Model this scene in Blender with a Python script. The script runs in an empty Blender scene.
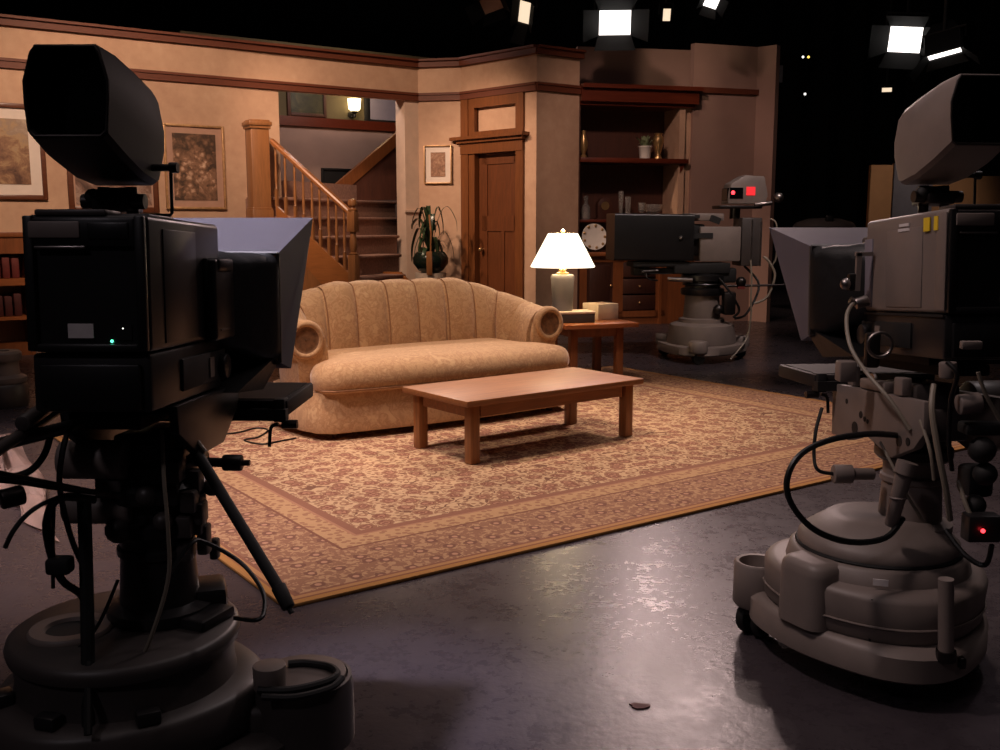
import bpy, bmesh, random
from math import *
from mathutils import Vector, Matrix, Euler
random.seed(7)
SC = bpy.context.scene
COL = SC.collection
H = 1.3; F = 1010.0; PITCH = atan(150/1010)

# ---------------------------------------------------------------- helpers
def V(*a): return Vector(a)
def at(px, py, d):
    """world point seen at pixel (px,py), d metres ahead along the floor"""
    u = (px-500)/F; v = (375-py)/F
    y = cos(PITCH)+v*sin(PITCH); z = -sin(PITCH)+v*cos(PITCH)
    t = d/y
    return Vector((u*t, d, H+z*t))
def az(a): return Vector((sin(radians(a)), cos(radians(a)), 0))
def lin(c):
    c = c/255
    return c/12.92 if c <= .04045 else ((c+.055)/1.055)**2.4
def rgb(r, g, b): return (lin(r), lin(g), lin(b), 1)

class NT:
    def __init__(s, name):
        s.m = bpy.data.materials.new(name); s.m.use_nodes = True
        s.t = s.m.node_tree; s.n = s.t.nodes; s.l = s.t.links
        s.p = s.n['Principled BSDF']
    def node(s, typ, **kw):
        n = s.n.new(typ)
        for k, v in kw.items(): setattr(n, k, v)
        return n
    def set(s, sock, v):
        if isinstance(v, bpy.types.NodeSocket): s.l.new(v, sock)
        else: sock.default_value = v
    def math(s, op, a, b=0.0, c=None):
        n = s.node('ShaderNodeMath', operation=op)
        s.set(n.inputs[0], a); s.set(n.inputs[1], b)
        if c is not None: s.set(n.inputs[2], c)
        return n.outputs[0]
    def mix(s, fac, a, b):
        n = s.node('ShaderNodeMix', data_type='RGBA')
        s.set(n.inputs[0], fac); s.set(n.inputs[6], a); s.set(n.inputs[7], b)
        return n.outputs[2]
    def coord(s, scale=(1,1,1), rot=(0,0,0)):
        tc = s.node('ShaderNodeTexCoord'); mp = s.node('ShaderNodeMapping')
        s.l.new(tc.outputs['Object'], mp.inputs[0])
        mp.inputs['Scale'].default_value = scale; mp.inputs['Rotation'].default_value = rot
        return mp.outputs[0]
    def noise(s, vec, scale=5, detail=3, rough=.5, dist=0):
        n = s.node('ShaderNodeTexNoise'); s.l.new(vec, n.inputs['Vector'])
        n.inputs['Scale'].default_value = scale; n.inputs['Detail'].default_value = detail
        n.inputs['Roughness'].default_value = rough; n.inputs['Distortion'].default_value = dist
        return n.outputs['Fac']
    def ramp(s, fac, stops, interp='LINEAR'):
        n = s.node('ShaderNodeValToRGB'); s.l.new(fac, n.inputs[0]); cr = n.color_ramp
        cr.interpolation = interp
        while len(cr.elements) > 1: cr.elements.remove(cr.elements[-1])
        cr.elements[0].position = stops[0][0]; cr.elements[0].color = stops[0][1]
        for p, c in stops[1:]:
            e = cr.elements.new(p); e.color = c
        return n.outputs[0]
    def bump(s, h, strength=.3, dist=.01):
        n = s.node('ShaderNodeBump'); n.inputs['Strength'].default_value = strength
        n.inputs['Distance'].default_value = dist; s.l.new(h, n.inputs['Height'])
        s.l.new(n.outputs[0], s.p.inputs['Normal'])
    def base(s, c): s.set(s.p.inputs['Base Color'], c)
    def pr(s, **kw):
        for k, v in kw.items(): s.set(s.p.inputs[k.replace('_', ' ')], v)

def mat(name, c, rough=.5, metal=0, var=.12, scale=6, bump=0, bscale=80, stretch=(1,1,1), coat=0, spec=.5):
    t = NT(name); v = t.coord(stretch)
    f = t.noise(v, scale, 4, .6)
    dark = tuple(max(0, x*(1-var*2.2)) for x in c[:3])+(1,); lite = tuple(min(1, x*(1+var*1.6)) for x in c[:3])+(1,)
    t.base(t.ramp(f, [(.3, dark), (.7, lite)]))
    t.pr(Roughness=rough, Metallic=metal, Coat_Weight=coat)
    t.p.inputs['Specular IOR Level'].default_value = spec
    if bump: t.bump(t.noise(t.coord(), bscale, 2), bump, .004)
    return t.m
def wood(name, c, axis='x', rough=.35, var=.35, coat=.15):
    t = NT(name)
    st = {'x': (1.2, 14, 14), 'y': (14, 1.2, 14), 'z': (14, 14, 1.2)}[axis]
    f = t.noise(t.coord(st), 3.0, 5, .65, .6); g = t.noise(t.coord(), 1.3, 2)
    k = t.math('ADD', t.math('MULTIPLY', f, .75), t.math('MULTIPLY', g, .25))
    dark = tuple(x*(1-var) for x in c[:3])+(1,); lite = tuple(min(1, x*(1+var*.7)) for x in c[:3])+(1,)
    t.base(t.ramp(k, [(.33, dark), (.66, lite)])); t.pr(Roughness=rough, Coat_Weight=coat, Coat_Roughness=.25)
    return t.m
def glow(name, c, strength):
    t = NT(name); t.base((c[0]*.5, c[1]*.5, c[2]*.5, 1))
    t.p.inputs['Emission Color'].default_value = c; t.p.inputs['Emission Strength'].default_value = strength
    return t.m

class B:
    """collects shapes and links them as ONE mesh object"""
    def __init__(s): s.bm = bmesh.new()
    def _m(s, verts, M): bmesh.ops.transform(s.bm, matrix=M, verts=verts)
    def box(s, c, size, R=None, bev=0, seg=2, taper=None):
        r = bmesh.ops.create_cube(s.bm, size=1); vs = r['verts']
        if taper:
            for v in vs:
                if v.co.z > 0: v.co.x *= taper[0]; v.co.y *= taper[1]
        M = Matrix.Translation(Vector(c)) @ (R.to_4x4() if R else Matrix.Identity(4)) @ Matrix.Diagonal((*size, 1))
        s._m(vs, M)
        if bev:
            es = list({e for v in vs for e in v.link_edges})
            bmesh.ops.bevel(s.bm, geom=es, offset=bev, segments=seg, affect='EDGES', profile=.5)
        return s
    def cyl(s, a, b, r0, r1=None, n=20, bev=0):
        a = Vector(a); b = Vector(b); r1 = r0 if r1 is None else r1
        d = b-a; L = d.length
        r = bmesh.ops.create_cone(s.bm, cap_ends=True, segments=n, radius1=r0, radius2=r1, depth=L)
        M = Matrix.Translation((a+b)/2) @ d.to_track_quat('Z', 'Y').to_matrix().to_4x4()
        s._m(r['verts'], M)
        if bev:
            es = [e for e in {e for v in r['verts'] for e in v.link_edges} if any(len(f.verts) > 4 for f in e.link_faces)]
            bmesh.ops.bevel(s.bm, geom=es, offset=bev, segments=2, affect='EDGES', profile=.5)
        return s
    def rings(s, rings, cap0=True, cap1=True, closed=True):
        vr = [[s.bm.verts.new(p) for p in ring] for ring in rings]
        n = len(vr[0])
        for i in range(len(vr)-1):
            for j in range(n if closed else n-1):
                k = (j+1) % n
                s.bm.faces.new((vr[i][j], vr[i][k], vr[i+1][k], vr[i+1][j]))
        if cap0 and closed: s.bm.faces.new(list(reversed(vr[0])))
        if cap1 and closed: s.bm.faces.new(vr[-1])
        return s
    def tube(s, pts, r, n=8, sub=6, smooth=True):
        pts = [Vector(p) for p in pts]
        if smooth and len(pts) > 2: pts = catmull(pts, sub)
        rings = []; up = Vector((.13, .21, .97)).normalized(); prev = None
        for i, p in enumerate(pts):
            t = (pts[min(i+1, len(pts)-1)]-pts[max(i-1, 0)])
            if t.length < 1e-7: t = Vector((0, 0, 1))
            t.normalize()
            x = prev - t*prev.dot(t) if prev is not None else up.cross(t)
            if x.length < 1e-4: x = t.orthogonal()
            x.normalize(); prev = x; y = t.cross(x)
            rr = r[i*(len(r)-1)//max(1, len(pts)-1)] if isinstance(r, (list, tuple)) else r
            rings.append([p+x*rr*cos(2*pi*k/n)+y*rr*sin(2*pi*k/n) for k in range(n)])
        return s.rings(rings)
    def lathe(s, prof, c=(0, 0, 0), n=28, R=None):
        c = Vector(c); rings = []
        for r, z in prof:
            ring = [Vector((max(r, .0004)*cos(2*pi*k/n), max(r, .0004)*sin(2*pi*k/n), z)) for k in range(n)]
            if R: ring = [R @ p for p in ring]
            rings.append([c+p for p in ring])
        return s.rings(rings)
    def prism(s, pts, M, h, bev=0):
        lo = [M @ Vector((x, y, 0)) for x, y in pts]; hi = [M @ Vector((x, y, h)) for x, y in pts]
        n0 = len(s.bm.faces)
        s.rings([lo, hi])
        if bev:
            s.bm.faces.ensure_lookup_table()
            es = list({e for f in s.bm.faces[n0:] for e in f.edges})
            bmesh.ops.bevel(s.bm, geom=es, offset=bev, segments=2, affect='EDGES', profile=.5)
        return s
    def sph(s, c, r, sc=(1, 1, 1), n=16):
        q = bmesh.ops.create_uvsphere(s.bm, u_segments=n, v_segments=max(6, n//2), radius=r)
        s._m(q['verts'], Matrix.Translation(Vector(c)) @ Matrix.Diagonal((*sc, 1))); return s
    def torus(s, c, R, r, M=None, n=24, m=8, a0=0, a1=2*pi):
        full = abs(a1-a0-2*pi) < 1e-4; k = n if full else n+1
        rings = []
        for i in range(k):
            a = a0+(a1-a0)*i/n
            ring = [Vector(((R+r*cos(2*pi*j/m))*cos(a), (R+r*cos(2*pi*j/m))*sin(a), r*sin(2*pi*j/m))) for j in range(m)]
            if M: ring = [M @ p for p in ring]
            rings.append([Vector(c)+p for p in ring])
        if full: rings.append(rings[0])
        s.rings(rings, not full, not full)
        if full: bmesh.ops.remove_doubles(s.bm, verts=s.bm.verts[:], dist=1e-6)
        return s
    def face(s, pts): s.bm.faces.new([s.bm.verts.new(Vector(p)) for p in pts]); return s
    def build(s, name, m, parent=None, world=False, smooth=35, label=None, kind=None):
        bmesh.ops.recalc_face_normals(s.bm, faces=s.bm.faces[:])
        me = bpy.data.meshes.new(name); s.bm.to_mesh(me); s.bm.free()
        if world and parent:
            r = parent
            M = r.matrix_basis.copy()
            while r.parent: r = r.parent; M = r.matrix_basis @ M
            me.transform(M.inverted())
        if smooth:
            me.shade_smooth(); me.set_sharp_from_angle(angle=radians(smooth))
        me.materials.append(m)
        o = bpy.data.objects.new(name, me); COL.objects.link(o)
        if parent: o.parent = parent
        if label: o['label'] = label
        if kind: o['kind'] = kind
        return o
def catmull(P, sub):
    out = []
    for i in range(len(P)-1):
        a = P[max(i-1, 0)]; b = P[i]; c = P[i+1]; d = P[min(i+2, len(P)-1)]
        for k in range(sub):
            t = k/sub
            out.append(.5*((2*b)+(c-a)*t+(2*a-5*b+4*c-d)*t*t+(3*b-a-3*c+d)*t**3))
    out.append(P[-1].copy()); return out
def thing(name, label, cat, loc=(0, 0, 0), rz=0, group=None, rot=None):
    o = bpy.data.objects.new(name, None); COL.objects.link(o)
    o.location = loc; o.rotation_euler = rot if rot else (0, 0, radians(rz))
    o.empty_display_size = .1
    o['label'] = label; o['category'] = cat
    if group: o['group'] = group
    return o
def tag(o, label, cat, group=None, kind=None):
    o['label'] = label; o['category'] = cat
    if group: o['group'] = group
    if kind: o['kind'] = kind
    return o
def dup(root, loc, rz=None, label=None, group=None):
    r = root.copy(); COL.objects.link(r); r.location = loc
    if rz is not None: r.rotation_euler = (0, 0, radians(rz))
    if label: r['label'] = label
    if group: r['group'] = group
    for ch in list(root.children):
        c = ch.copy(); COL.objects.link(c); c.parent = r
        for g in list(ch.children):
            d = g.copy(); COL.objects.link(d); d.parent = c
    return r
def RZ(a): return Matrix.Rotation(radians(a), 3, 'Z')
def RX(a): return Matrix.Rotation(radians(a), 3, 'X')
def RY(a): return Matrix.Rotation(radians(a), 3, 'Y')

# ---------------------------------------------------------------- materials
m_wall = NT('wallpaper')
_v = m_wall.coord()
_f = m_wall.math('ADD', m_wall.math('MULTIPLY', m_wall.noise(_v, 2.2, 5, .65), .6), m_wall.math('MULTIPLY', m_wall.noise(_v, 9, 4, .6), .4))
m_wall.base(m_wall.ramp(_f, [(.3, rgb(184, 144, 118)), (.55, rgb(199, 160, 132)), (.75, rgb(210, 174, 146))]))
m_wall.pr(Roughness=.75); m_wall = m_wall.m
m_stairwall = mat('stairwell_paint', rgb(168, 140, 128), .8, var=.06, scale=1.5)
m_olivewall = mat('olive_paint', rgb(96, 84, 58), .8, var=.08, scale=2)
m_flatwall = mat('right_wall_paint', rgb(164, 130, 116), .8, var=.06, scale=1.2)
m_column = mat('cream_paint', rgb(222, 192, 170), .6, var=.04)
m_trim = wood('red_brown_trim', rgb(104, 52, 32), 'x', .6, .15, 0)
m_casing = wood('casing_wood', rgb(118, 68, 34), 'z', .4, .3)
m_doorwood = wood('door_wood', rgb(104, 56, 27), 'z', .45, .3)
m_oak = wood('honey_oak', rgb(146, 96, 58), 'z', .35, .25)
m_oakx = wood('honey_oak_rail', rgb(158, 98, 54), 'y', .28, .25)
m_table = wood('coffee_table_wood', rgb(146, 94, 54), 'x', .5, .3, .05)
m_tableleg = wood('coffee_table_leg_wood', rgb(146, 94, 52), 'z', .4, .3)
m_endtable = wood('end_table_wood', rgb(150, 86, 48), 'x', .3, .3, .3)
m_endleg = wood('end_table_leg_wood', rgb(116, 66, 34), 'z', .45, .3, .1)
m_shelfwood = wood('mahogany', rgb(98, 40, 22), 'x', .35, .25)
m_darkback = wood('dark_panel', rgb(76, 40, 27), 'z', .6, .3, 0)
m_cabwood = wood('cabinet_wood', rgb(130, 74, 40), 'z', .4, .25)
m_cabdark = wood('cabinet_dark_panel', rgb(66, 34, 22), 'z', .5, .3)
m_carpet = mat('stair_carpet', rgb(152, 114, 98), .95, var=.12, scale=30, bump=.4, bscale=300)
m_vf = mat('viewfinder_plastic', rgb(34, 31, 31), .62, var=.1, spec=.25)
m_black = mat('black_plastic', rgb(20, 19, 20), .38, var=.15)
m_blackm = mat('black_matte', rgb(17, 16, 16), .7, var=.15)
m_blackgloss = mat('black_gloss', rgb(8, 8, 9), .12, var=.05)
m_grey = mat('grey_enamel', rgb(122, 110, 104), .5, var=.08, scale=4)
m_greyd = mat('dark_grey_enamel', rgb(66, 60, 58), .45, var=.1, scale=4)
m_charcoal = mat('charcoal_enamel', rgb(33, 31, 32), .36, var=.1, scale=4)
m_hoodl = mat('hood_grey_laminate', rgb(128, 122, 132), .5, var=.04, scale=2)
m_cloth = mat('black_cloth', rgb(15, 14, 15), .5, var=.2, scale=9, bump=.5, bscale=25)
m_metal = mat('worn_steel', rgb(150, 142, 138), .35, 1, var=.1)
m_dmetal = mat('dark_steel', rgb(60, 56, 55), .4, .9, var=.12)
m_rubber = mat('black_rubber', rgb(18, 17, 17), .65, var=.1)
m_gcable = mat('grey_cable', rgb(132, 122, 108), .5, var=.08)
m_bcable = mat('black_cable', rgb(16, 15, 15), .45, var=.1)
m_label = mat('paper_label', rgb(214, 206, 204), .7, var=.05, scale=30)
m_yellow = mat('yellow_sticker', rgb(232, 196, 40), .6, var=.04)
m_lens = mat('screen_glass', rgb(10, 12, 14), .08, var=.02)
m_gold = mat('antique_gold', rgb(204, 164, 112), .3, .7, var=.12)
m_goldframe = mat('gilt_frame', rgb(196, 152, 108), .4, .35, var=.12, scale=20)
m_brownframe = wood('brown_frame', rgb(98, 52, 30), 'x', .4, .25)
m_matboard = mat('cream_mat_board', rgb(226, 208, 196), .8, var=.03)
m_pinkmat = mat('dusty_pink_mat', rgb(182, 142, 122), .8, var=.05)
m_white = mat('white_ceramic', rgb(232, 222, 212), .3, var=.03)
m_leaf = mat('dark_leaf', rgb(46, 64, 40), .3, var=.42, scale=26)
m_leafpale = mat('sage_leaf', rgb(140, 150, 112), .55, var=.25, scale=20)
m_pot = mat('dark_green_glaze', rgb(24, 34, 28), .22, var=.1)
m_pedestal = mat('stone_pedestal', rgb(198, 178, 160), .7, var=.08, scale=10)
m_lampbase = mat('blue_grey_ceramic', rgb(104, 98, 102), .3, var=.05)
m_box = mat('pale_box_card', rgb(206, 184, 164), .7, var=.04)
m_boxd = mat('dark_lacquer_box', rgb(74, 66, 62), .3, var=.06)
m_drape = mat('black_drape', rgb(6, 6, 6), .95, var=.1)
m_flat = mat('tan_flat', rgb(150, 112, 74), .8, var=.08, scale=2)
m_flatblue = mat('slate_flat', rgb(98, 98, 108), .7, var=.1, scale=2)
m_maroon = mat('maroon_cloth', rgb(104, 34, 28), .7, var=.15, scale=10)
m_maroond = mat('dark_maroon_cloth', rgb(72, 22, 20), .7, var=.15, scale=10)
m_sheet = mat('pale_canvas', rgb(206, 180, 170), .55, var=.08, scale=5)
m_shade = NT('lamp_shade_fabric'); m_shade.base(rgb(250, 240, 220))
m_shade.p.inputs['Emission Color'].default_value = (1, .86, .62, 1); m_shade.p.inputs['Emission Strength'].default_value = 2.2
m_shade.pr(Roughness=.8); m_shade = m_shade.m
m_lampon = glow('lamp_lens_lit', (1, .93, .88, 1), 2.6)
m_lampdim = glow('lamp_lens_dim', (1, .78, .55, 1), 1.0)
m_sconce = glow('sconce_glass_lit', (1, .78, .42, 1), 6)
m_red = glow('red_tally', (1, .03, .04, 1), 5)
m_reddim = glow('red_screen', (1, .03, .04, 1), .8)
m_green = glow('green_led', (.1, .9, .5, 1), 3)
m_wled = glow('white_led', (1, .95, .9, 1), 2)
m_amber = glow('amber_led', (1, .6, .1, 1), 2.5)
def glassmat(name, tint=(.9, .86, .8, 1)):
    t = NT(name); t.base(tint); t.pr(Roughness=.06); t.p.inputs['Transmission Weight'].default_value = .85
    t.p.inputs['IOR'].default_value = 1.45
    return t.m
m_glass = glassmat('clear_glass')

# studio floor: scuffed dark lavender-grey paint
t = NT('studio_floor_paint'); v = t.coord()
n1 = t.noise(v, .7, 4, .6); n2 = t.noise(v, 5, 5, .7); n3 = t.noise(v, 26, 4, .7)
k = t.math('ADD', t.math('MULTIPLY', n1, .5), t.math('ADD', t.math('MULTIPLY', n2, .3), t.math('MULTIPLY', n3, .2)))
t.base(t.ramp(k, [(.32, rgb(48, 43, 47)), (.5, rgb(60, 54, 58)), (.68, rgb(75, 67, 70))]))
t.set(t.p.inputs['Roughness'], t.math('ADD', t.math('ADD', t.math('MULTIPLY', n2, .24), t.math('MULTIPLY', n3, .22)), .06))
bm_ = t.math('ADD', t.math('MULTIPLY', n2, .6), t.math('MULTIPLY', t.noise(v, 34, 3, .6), .4))
t.bump(bm_, .22, .012); t.p.inputs['Specular IOR Level'].default_value = .22; m_floor = t.m

# rug: red-brown and beige oriental pattern with stacked borders
def rug_mat(hx, hy):
    t = NT('oriental_rug'); tc = t.node('ShaderNodeTexCoord'); sp = t.node('ShaderNodeSeparateXYZ')
    t.l.new(tc.outputs['Object'], sp.inputs[0])
    ax = t.math('ABSOLUTE', sp.outputs[0]); ay = t.math('ABSOLUTE', sp.outputs[1])
    d = t.math('MINIMUM', t.math('SUBTRACT', hx, ax), t.math('SUBTRACT', hy, ay))
    cb = t.node('ShaderNodeCombineXYZ'); t.l.new(ax, cb.inputs[0]); t.l.new(ay, cb.inputs[1]); vec = cb.outputs[0]
    wob = t.noise(vec, 9, 2)
    def vor(scale, rnd=.75, feat='F1'):
        n = t.node('ShaderNodeTexVoronoi', voronoi_dimensions='2D', feature=feat)
        t.l.new(vec, n.inputs['Vector']); n.inputs['Scale'].default_value = scale; n.inputs['Randomness'].default_value = rnd
        return n
    beige = rgb(208, 178, 138); rust = rgb(142, 102, 80); wine = rgb(118, 76, 64); olive = rgb(150, 122, 94); brown = rgb(108, 76, 62); gold = rgb(176, 128, 66)
    v1 = vor(5.0, .85); v2 = vor(13, .95); v3 = vor(26, 1)
    col = beige
    wig = t.math('MULTIPLY', t.math('SUBTRACT', t.noise(vec, 38, 2), .5), .36)
    vine = t.math('LESS_THAN', t.math('ABSOLUTE', t.math('SUBTRACT', t.noise(vec, 8, 1, .4, 1.0), .5)), .016)
    va = vor(7.5, .8); da = t.math('ADD', va.outputs['Distance'], wig)
    d2_ = t.math('ADD', v2.outputs['Distance'], wig); d3_ = t.math('ADD', v3.outputs['Distance'], t.math('MULTIPLY', wig, .6))
    f = t.mix(t.math('LESS_THAN', d3_, .30), beige, t.mix(v3.outputs['Color'], rust, olive))
    f = t.mix(t.math('LESS_THAN', d2_, .30), f, rgb(154, 116, 90))
    f = t.mix(t.math('LESS_THAN', d2_, .14), f, beige)
    f = t.mix(vine, f, brown)
    f = t.mix(t.math('LESS_THAN', da, .36), f, beige)
    f = t.mix(t.math('LESS_THAN', da, .325), f, rust)
    f = t.mix(t.math('LESS_THAN', da, .21), f, wine)
    f = t.mix(t.math('LESS_THAN', da, .15), f, rgb(176, 132, 106))
    f = t.mix(t.math('LESS_THAN', da, .07), f, wine)
    # main border
    b = t.mix(t.math('GREATER_THAN', t.noise(vec, 34, 2, .5, 1.0), .53), rgb(146, 108, 86), rgb(188, 152, 116))
    v4 = vor(8.5, .5)
    b = t.mix(t.math('LESS_THAN', t.math('ADD', v4.outputs['Distance'], t.math('MULTIPLY', t.math('SUBTRACT', t.noise(vec, 34, 1), .5), .3)), .24), b, rgb(118, 84, 72))
    b = t.mix(t.math('LESS_THAN', v4.outputs['Distance'], .11), b, rgb(196, 152, 124))
    guard = t.mix(t.math('LESS_THAN', v3.outputs['Distance'], .32), rgb(196, 160, 118), rgb(160, 120, 92))
    st = t.ramp(t.math('MULTIPLY', d, 1.0), [(0, gold), (.035, (0.02, .02, .02, 1))], 'CONSTANT')
    def band(lo, a, bcol): return t.mix(t.math('GREATER_THAN', d, lo), a, bcol)
    c = gold
    c = band(.03, c, rgb(128, 84, 62)); c = band(.042, c, rgb(186, 140, 92)); c = band(.065, c, rgb(136, 92, 74)); c = band(.08, c, b)
    c = band(.43, c, rgb(120, 80, 66)); c = band(.445, c, guard); c = band(.56, c, rgb(176, 132, 104))
    c = band(.575, c, rgb(140, 98, 80)); c = band(.62, c, f)
    # worn pile
    w = t.noise(vec, 60, 2)
    c = t.mix(t.math('ADD', t.math('MULTIPLY', w, .4), .08), c, rgb(150, 112, 90))
    t.base(c); t.pr(Roughness=.95); t.p.inputs['Specular IOR Level'].default_value = .1
    t.bump(t.noise(tc.outputs['Object'], 220, 2), .5, .004)
    return t.m

# sofa damask
t = NT('sofa_damask'); v = t.coord()
n1 = t.noise(v, 9, 3, .55, 1.4); n2 = t.noise(v, 30, 3, .6, .8)
g = t.math('ADD', t.math('MULTIPLY', n1, .7), t.math('MULTIPLY', n2, .3))
t.base(t.ramp(g, [(.38, rgb(178, 140, 100)), (.47, rgb(196, 158, 115)), (.53, rgb(175, 134, 95)), (.62, rgb(202, 166, 123))]))
t.pr(Roughness=.72); t.p.inputs['Sheen Weight'].default_value = .25; t.p.inputs['Specular IOR Level'].default_value = .25
t.bump(t.math('ADD', n1, t.noise(v, 140, 2)), .25, .006); m_sofa = t.m
m_sofaseam = mat('sofa_piping', rgb(150, 108, 72), .7, var=.08, scale=30)
m_sofadark = mat('sofa_scroll_shaded', rgb(120, 84, 54), .75, var=.2, scale=26)  # darkened sofa tan: shade inside the arm roll put into the colour

def painting(name, stops, scale, dist=.3, seed=0, grad=None, blob=None):
    t = NT(name); v = t.coord()
    mp = t.node('ShaderNodeMapping'); t.l.new(v, mp.inputs[0]); mp.inputs['Location'].default_value = (seed, seed*.7, 0)
    f = t.noise(mp.outputs[0], scale, 6, .68, dist)
    sp = t.node('ShaderNodeSeparateXYZ'); t.l.new(v, sp.inputs[0])
    if grad:      # brighter sky above, darker ground below
        g = t.math('MULTIPLY', t.math('SUBTRACT', sp.outputs[2], grad[0]), grad[1]); f = t.math('ADD', f, g)
    if blob:      # pale bouquet in the middle of a dark ground
        d = t.math('SQRT', t.math('ADD', t.math('POWER', t.math('SUBTRACT', sp.outputs[0], blob[0]), 2), t.math('POWER', t.math('SUBTRACT', sp.outputs[2], blob[1]), 2)))
        n = t.node('ShaderNodeTexVoronoi'); t.l.new(mp.outputs[0], n.inputs['Vector']); n.inputs['Scale'].default_value = 11
        k_ = t.math('MULTIPLY', t.math('SUBTRACT', .40, d), .55)
        n.inputs['Scale'].default_value = 15
        bl_ = t.math('MULTIPLY', t.math('SUBTRACT', .45, n.outputs['Distance']), t.math('MULTIPLY', t.math('GREATER_THAN', t.noise(mp.outputs[0], 7, 2), .5), .45))
        f = t.math('ADD', t.math('ADD', t.math('MULTIPLY', f, .9), -.07), t.math('ADD', k_, bl_))
    t.base(t.ramp(f, stops)); t.pr(Roughness=.5); return t.m
m_pic_land = painting('hunt_scene_print', [(.25, rgb(84, 52, 38)), (.42, rgb(140, 100, 72)), (.52, rgb(172, 138, 100)), (.62, rgb(150, 124, 104)), (.8, rgb(190, 164, 140))], 6, .4, 3, (.5, .45))
m_pic_flor = painting('floral_print', [(.3, rgb(74, 54, 42)), (.44, rgb(118, 86, 66)), (.54, rgb(150, 110, 86)), (.62, rgb(196, 158, 132)), (.74, rgb(222, 190, 162))], 8, .5, 5, None, (.32, .42))
m_pic_dark = painting('dark_print', [(.3, rgb(60, 42, 36)), (.5, rgb(120, 88, 74)), (.62, rgb(168, 140, 126)), (.75, rgb(90, 84, 52))], 5, 1.0, 9)
m_pic_small = painting('sepia_print', [(.3, rgb(110, 74, 54)), (.5, rgb(150, 106, 80)), (.7, rgb(192, 152, 122))], 16, 1.0, 12)
m_pic_stair = painting('dim_print', [(.3, rgb(36, 36, 22)), (.55, rgb(70, 66, 40)), (.75, rgb(96, 88, 56))], 4, 1.0, 1)

# ---------------------------------------------------------------- camera + world
cam = bpy.data.cameras.new('camera'); cam.sensor_width = 36; cam.lens = 36*F/1000
co = bpy.data.objects.new('camera', cam); COL.objects.link(co)
co.location = (0, 0, H); co.rotation_euler = (pi/2-PITCH, 0, 0); cam.clip_end = 200
SC.camera = co
w = bpy.data.worlds.new('studio_dark'); SC.world = w; w.use_nodes = True
w.node_tree.nodes['Background'].inputs[0].default_value = (.55, .48, .55, 1)
w.node_tree.nodes['Background'].inputs[1].default_value = .006
SC.view_settings.view_transform = 'Standard'; SC.view_settings.look = 'None'
SC.view_settings.gamma = 1; SC.view_settings.use_curve_mapping = False; SC.view_settings.exposure = 0

# ---------------------------------------------------------------- setting
def struct(o): o['kind'] = 'structure'; return o
def wallseg(name, p, q, z0, z1, m, t=.10, parent=None):
    p = Vector((p[0], p[1])); q = Vector((q[0], q[1])); d = (q-p).normalized(); n = Vector((-d.y, d.x))
    pts = [p, q, q+n*t, p+n*t]
    return B().prism([(a.x, a.y) for a in pts], Matrix.Translation((0, 0, z0)), z1-z0)
def mould(b, p, q, z0, z1, out, ext0=0, ext1=0, steps=((0, 1, 1),)):
    p = Vector((p[0], p[1])); q = Vector((q[0], q[1])); d = (q-p).normalized(); n = Vector((-d.y, d.x))
    p = p-d*ext0; q = q+d*ext1
    for a, c, f in steps:
        za = z0+(z1-z0)*a; zc = z0+(z1-z0)*c
        pts = [p-n*out*f, q-n*out*f, q-n*.0005, p-n*.0005]
        b.prism([(x.x, x.y) for x in pts], Matrix.Translation((0, 0, za)), zc-za)
dX = az(55)
def LW(s, off=0):   # point on the left wall line, s metres right of the stair opening's left edge, off metres towards us
    p = Vector((-2.70, 12.67, 0))+dX*s
    return p+Vector((.574, -.819, 0))*off
struct(B().box((1, 11, -.05), (34, 30, .1)).build('floor', m_floor, smooth=0))
struct(wallseg('w', LW(-4.4), LW(0), 0, 3.42, m_wall).build('wall_left', m_wall, smooth=0))
struct(wallseg('w', LW(0), LW(1.97), 2.945, 3.42, m_wall, .24).build('wall_over_stairs', m_wall, smooth=0))
c0 = LW(1.76); c1 = LW(1.97)
W1 = LW(1.97); W2 = Vector((-.51, 13.68, 0)); W3 = Vector((.447, 12.70, 0)); W4 = Vector((1.0, 13.09, 0))
b = wallseg('w', c0, c1, 0, 2.945, m_column, .24)
col = struct(b.build('column_stair_opening', m_column, smooth=0))
b = B(); mould(b, c0, c1, 1.47, 1.50, .035, .03, .03); b.build('moulding', m_column, col, smooth=0)
struct(wallseg('w', W1, W2, 0, 3.42, m_wall).build('wall_plant', m_wall, smooth=0))
# door wall with a real opening
dd = (W3-W2).normalized(); Ld = (W3-W2).length
def DW(s): return W2+dd*s
# door casing spans px 463..527, the leaf 482..517
sA, sB, sC, sD = .02, .33, 1.06, 1.2
b = wallseg('w', DW(sC+.02), W3, 0, 3.42, m_wall)
for a in (wallseg('w', DW(0), DW(sC+.02), 3.0, 3.42, m_wall),):
    me = bpy.data.meshes.new('tmp'); a.bm.to_mesh(me); b.bm.from_mesh(me); bpy.data.meshes.remove(me); a.bm.free()
struct(b.build('wall_door', m_wall, smooth=0))
struct(wallseg('w', W3, W4, 0, 3.42, m_wall).build('wall_right_of_door', m_wall, smooth=0))
W5 = Vector((2.51, 13.5, 0)); W6 = Vector((3.40, 13.8, 0)); W7 = Vector((3.60, 13.62, 0))
struct(wallseg('w', W5, W6, 0, 3.62, m_flatwall).build('wall_right', m_flatwall, smooth=0))
struct(wallseg('w', W6, W7, 0, 3.62, m_flatwall).build('wall_return', m_flatwall, smooth=0))
U0 = Vector((1.02, 13.75, 0)); U1 = Vector((2.62, 14.05, 0))
struct(wallseg('w', U0, U1, 3.0, 3.62, m_flatwall).build('wall_above_bookcase', m_flatwall, smooth=0))
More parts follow.
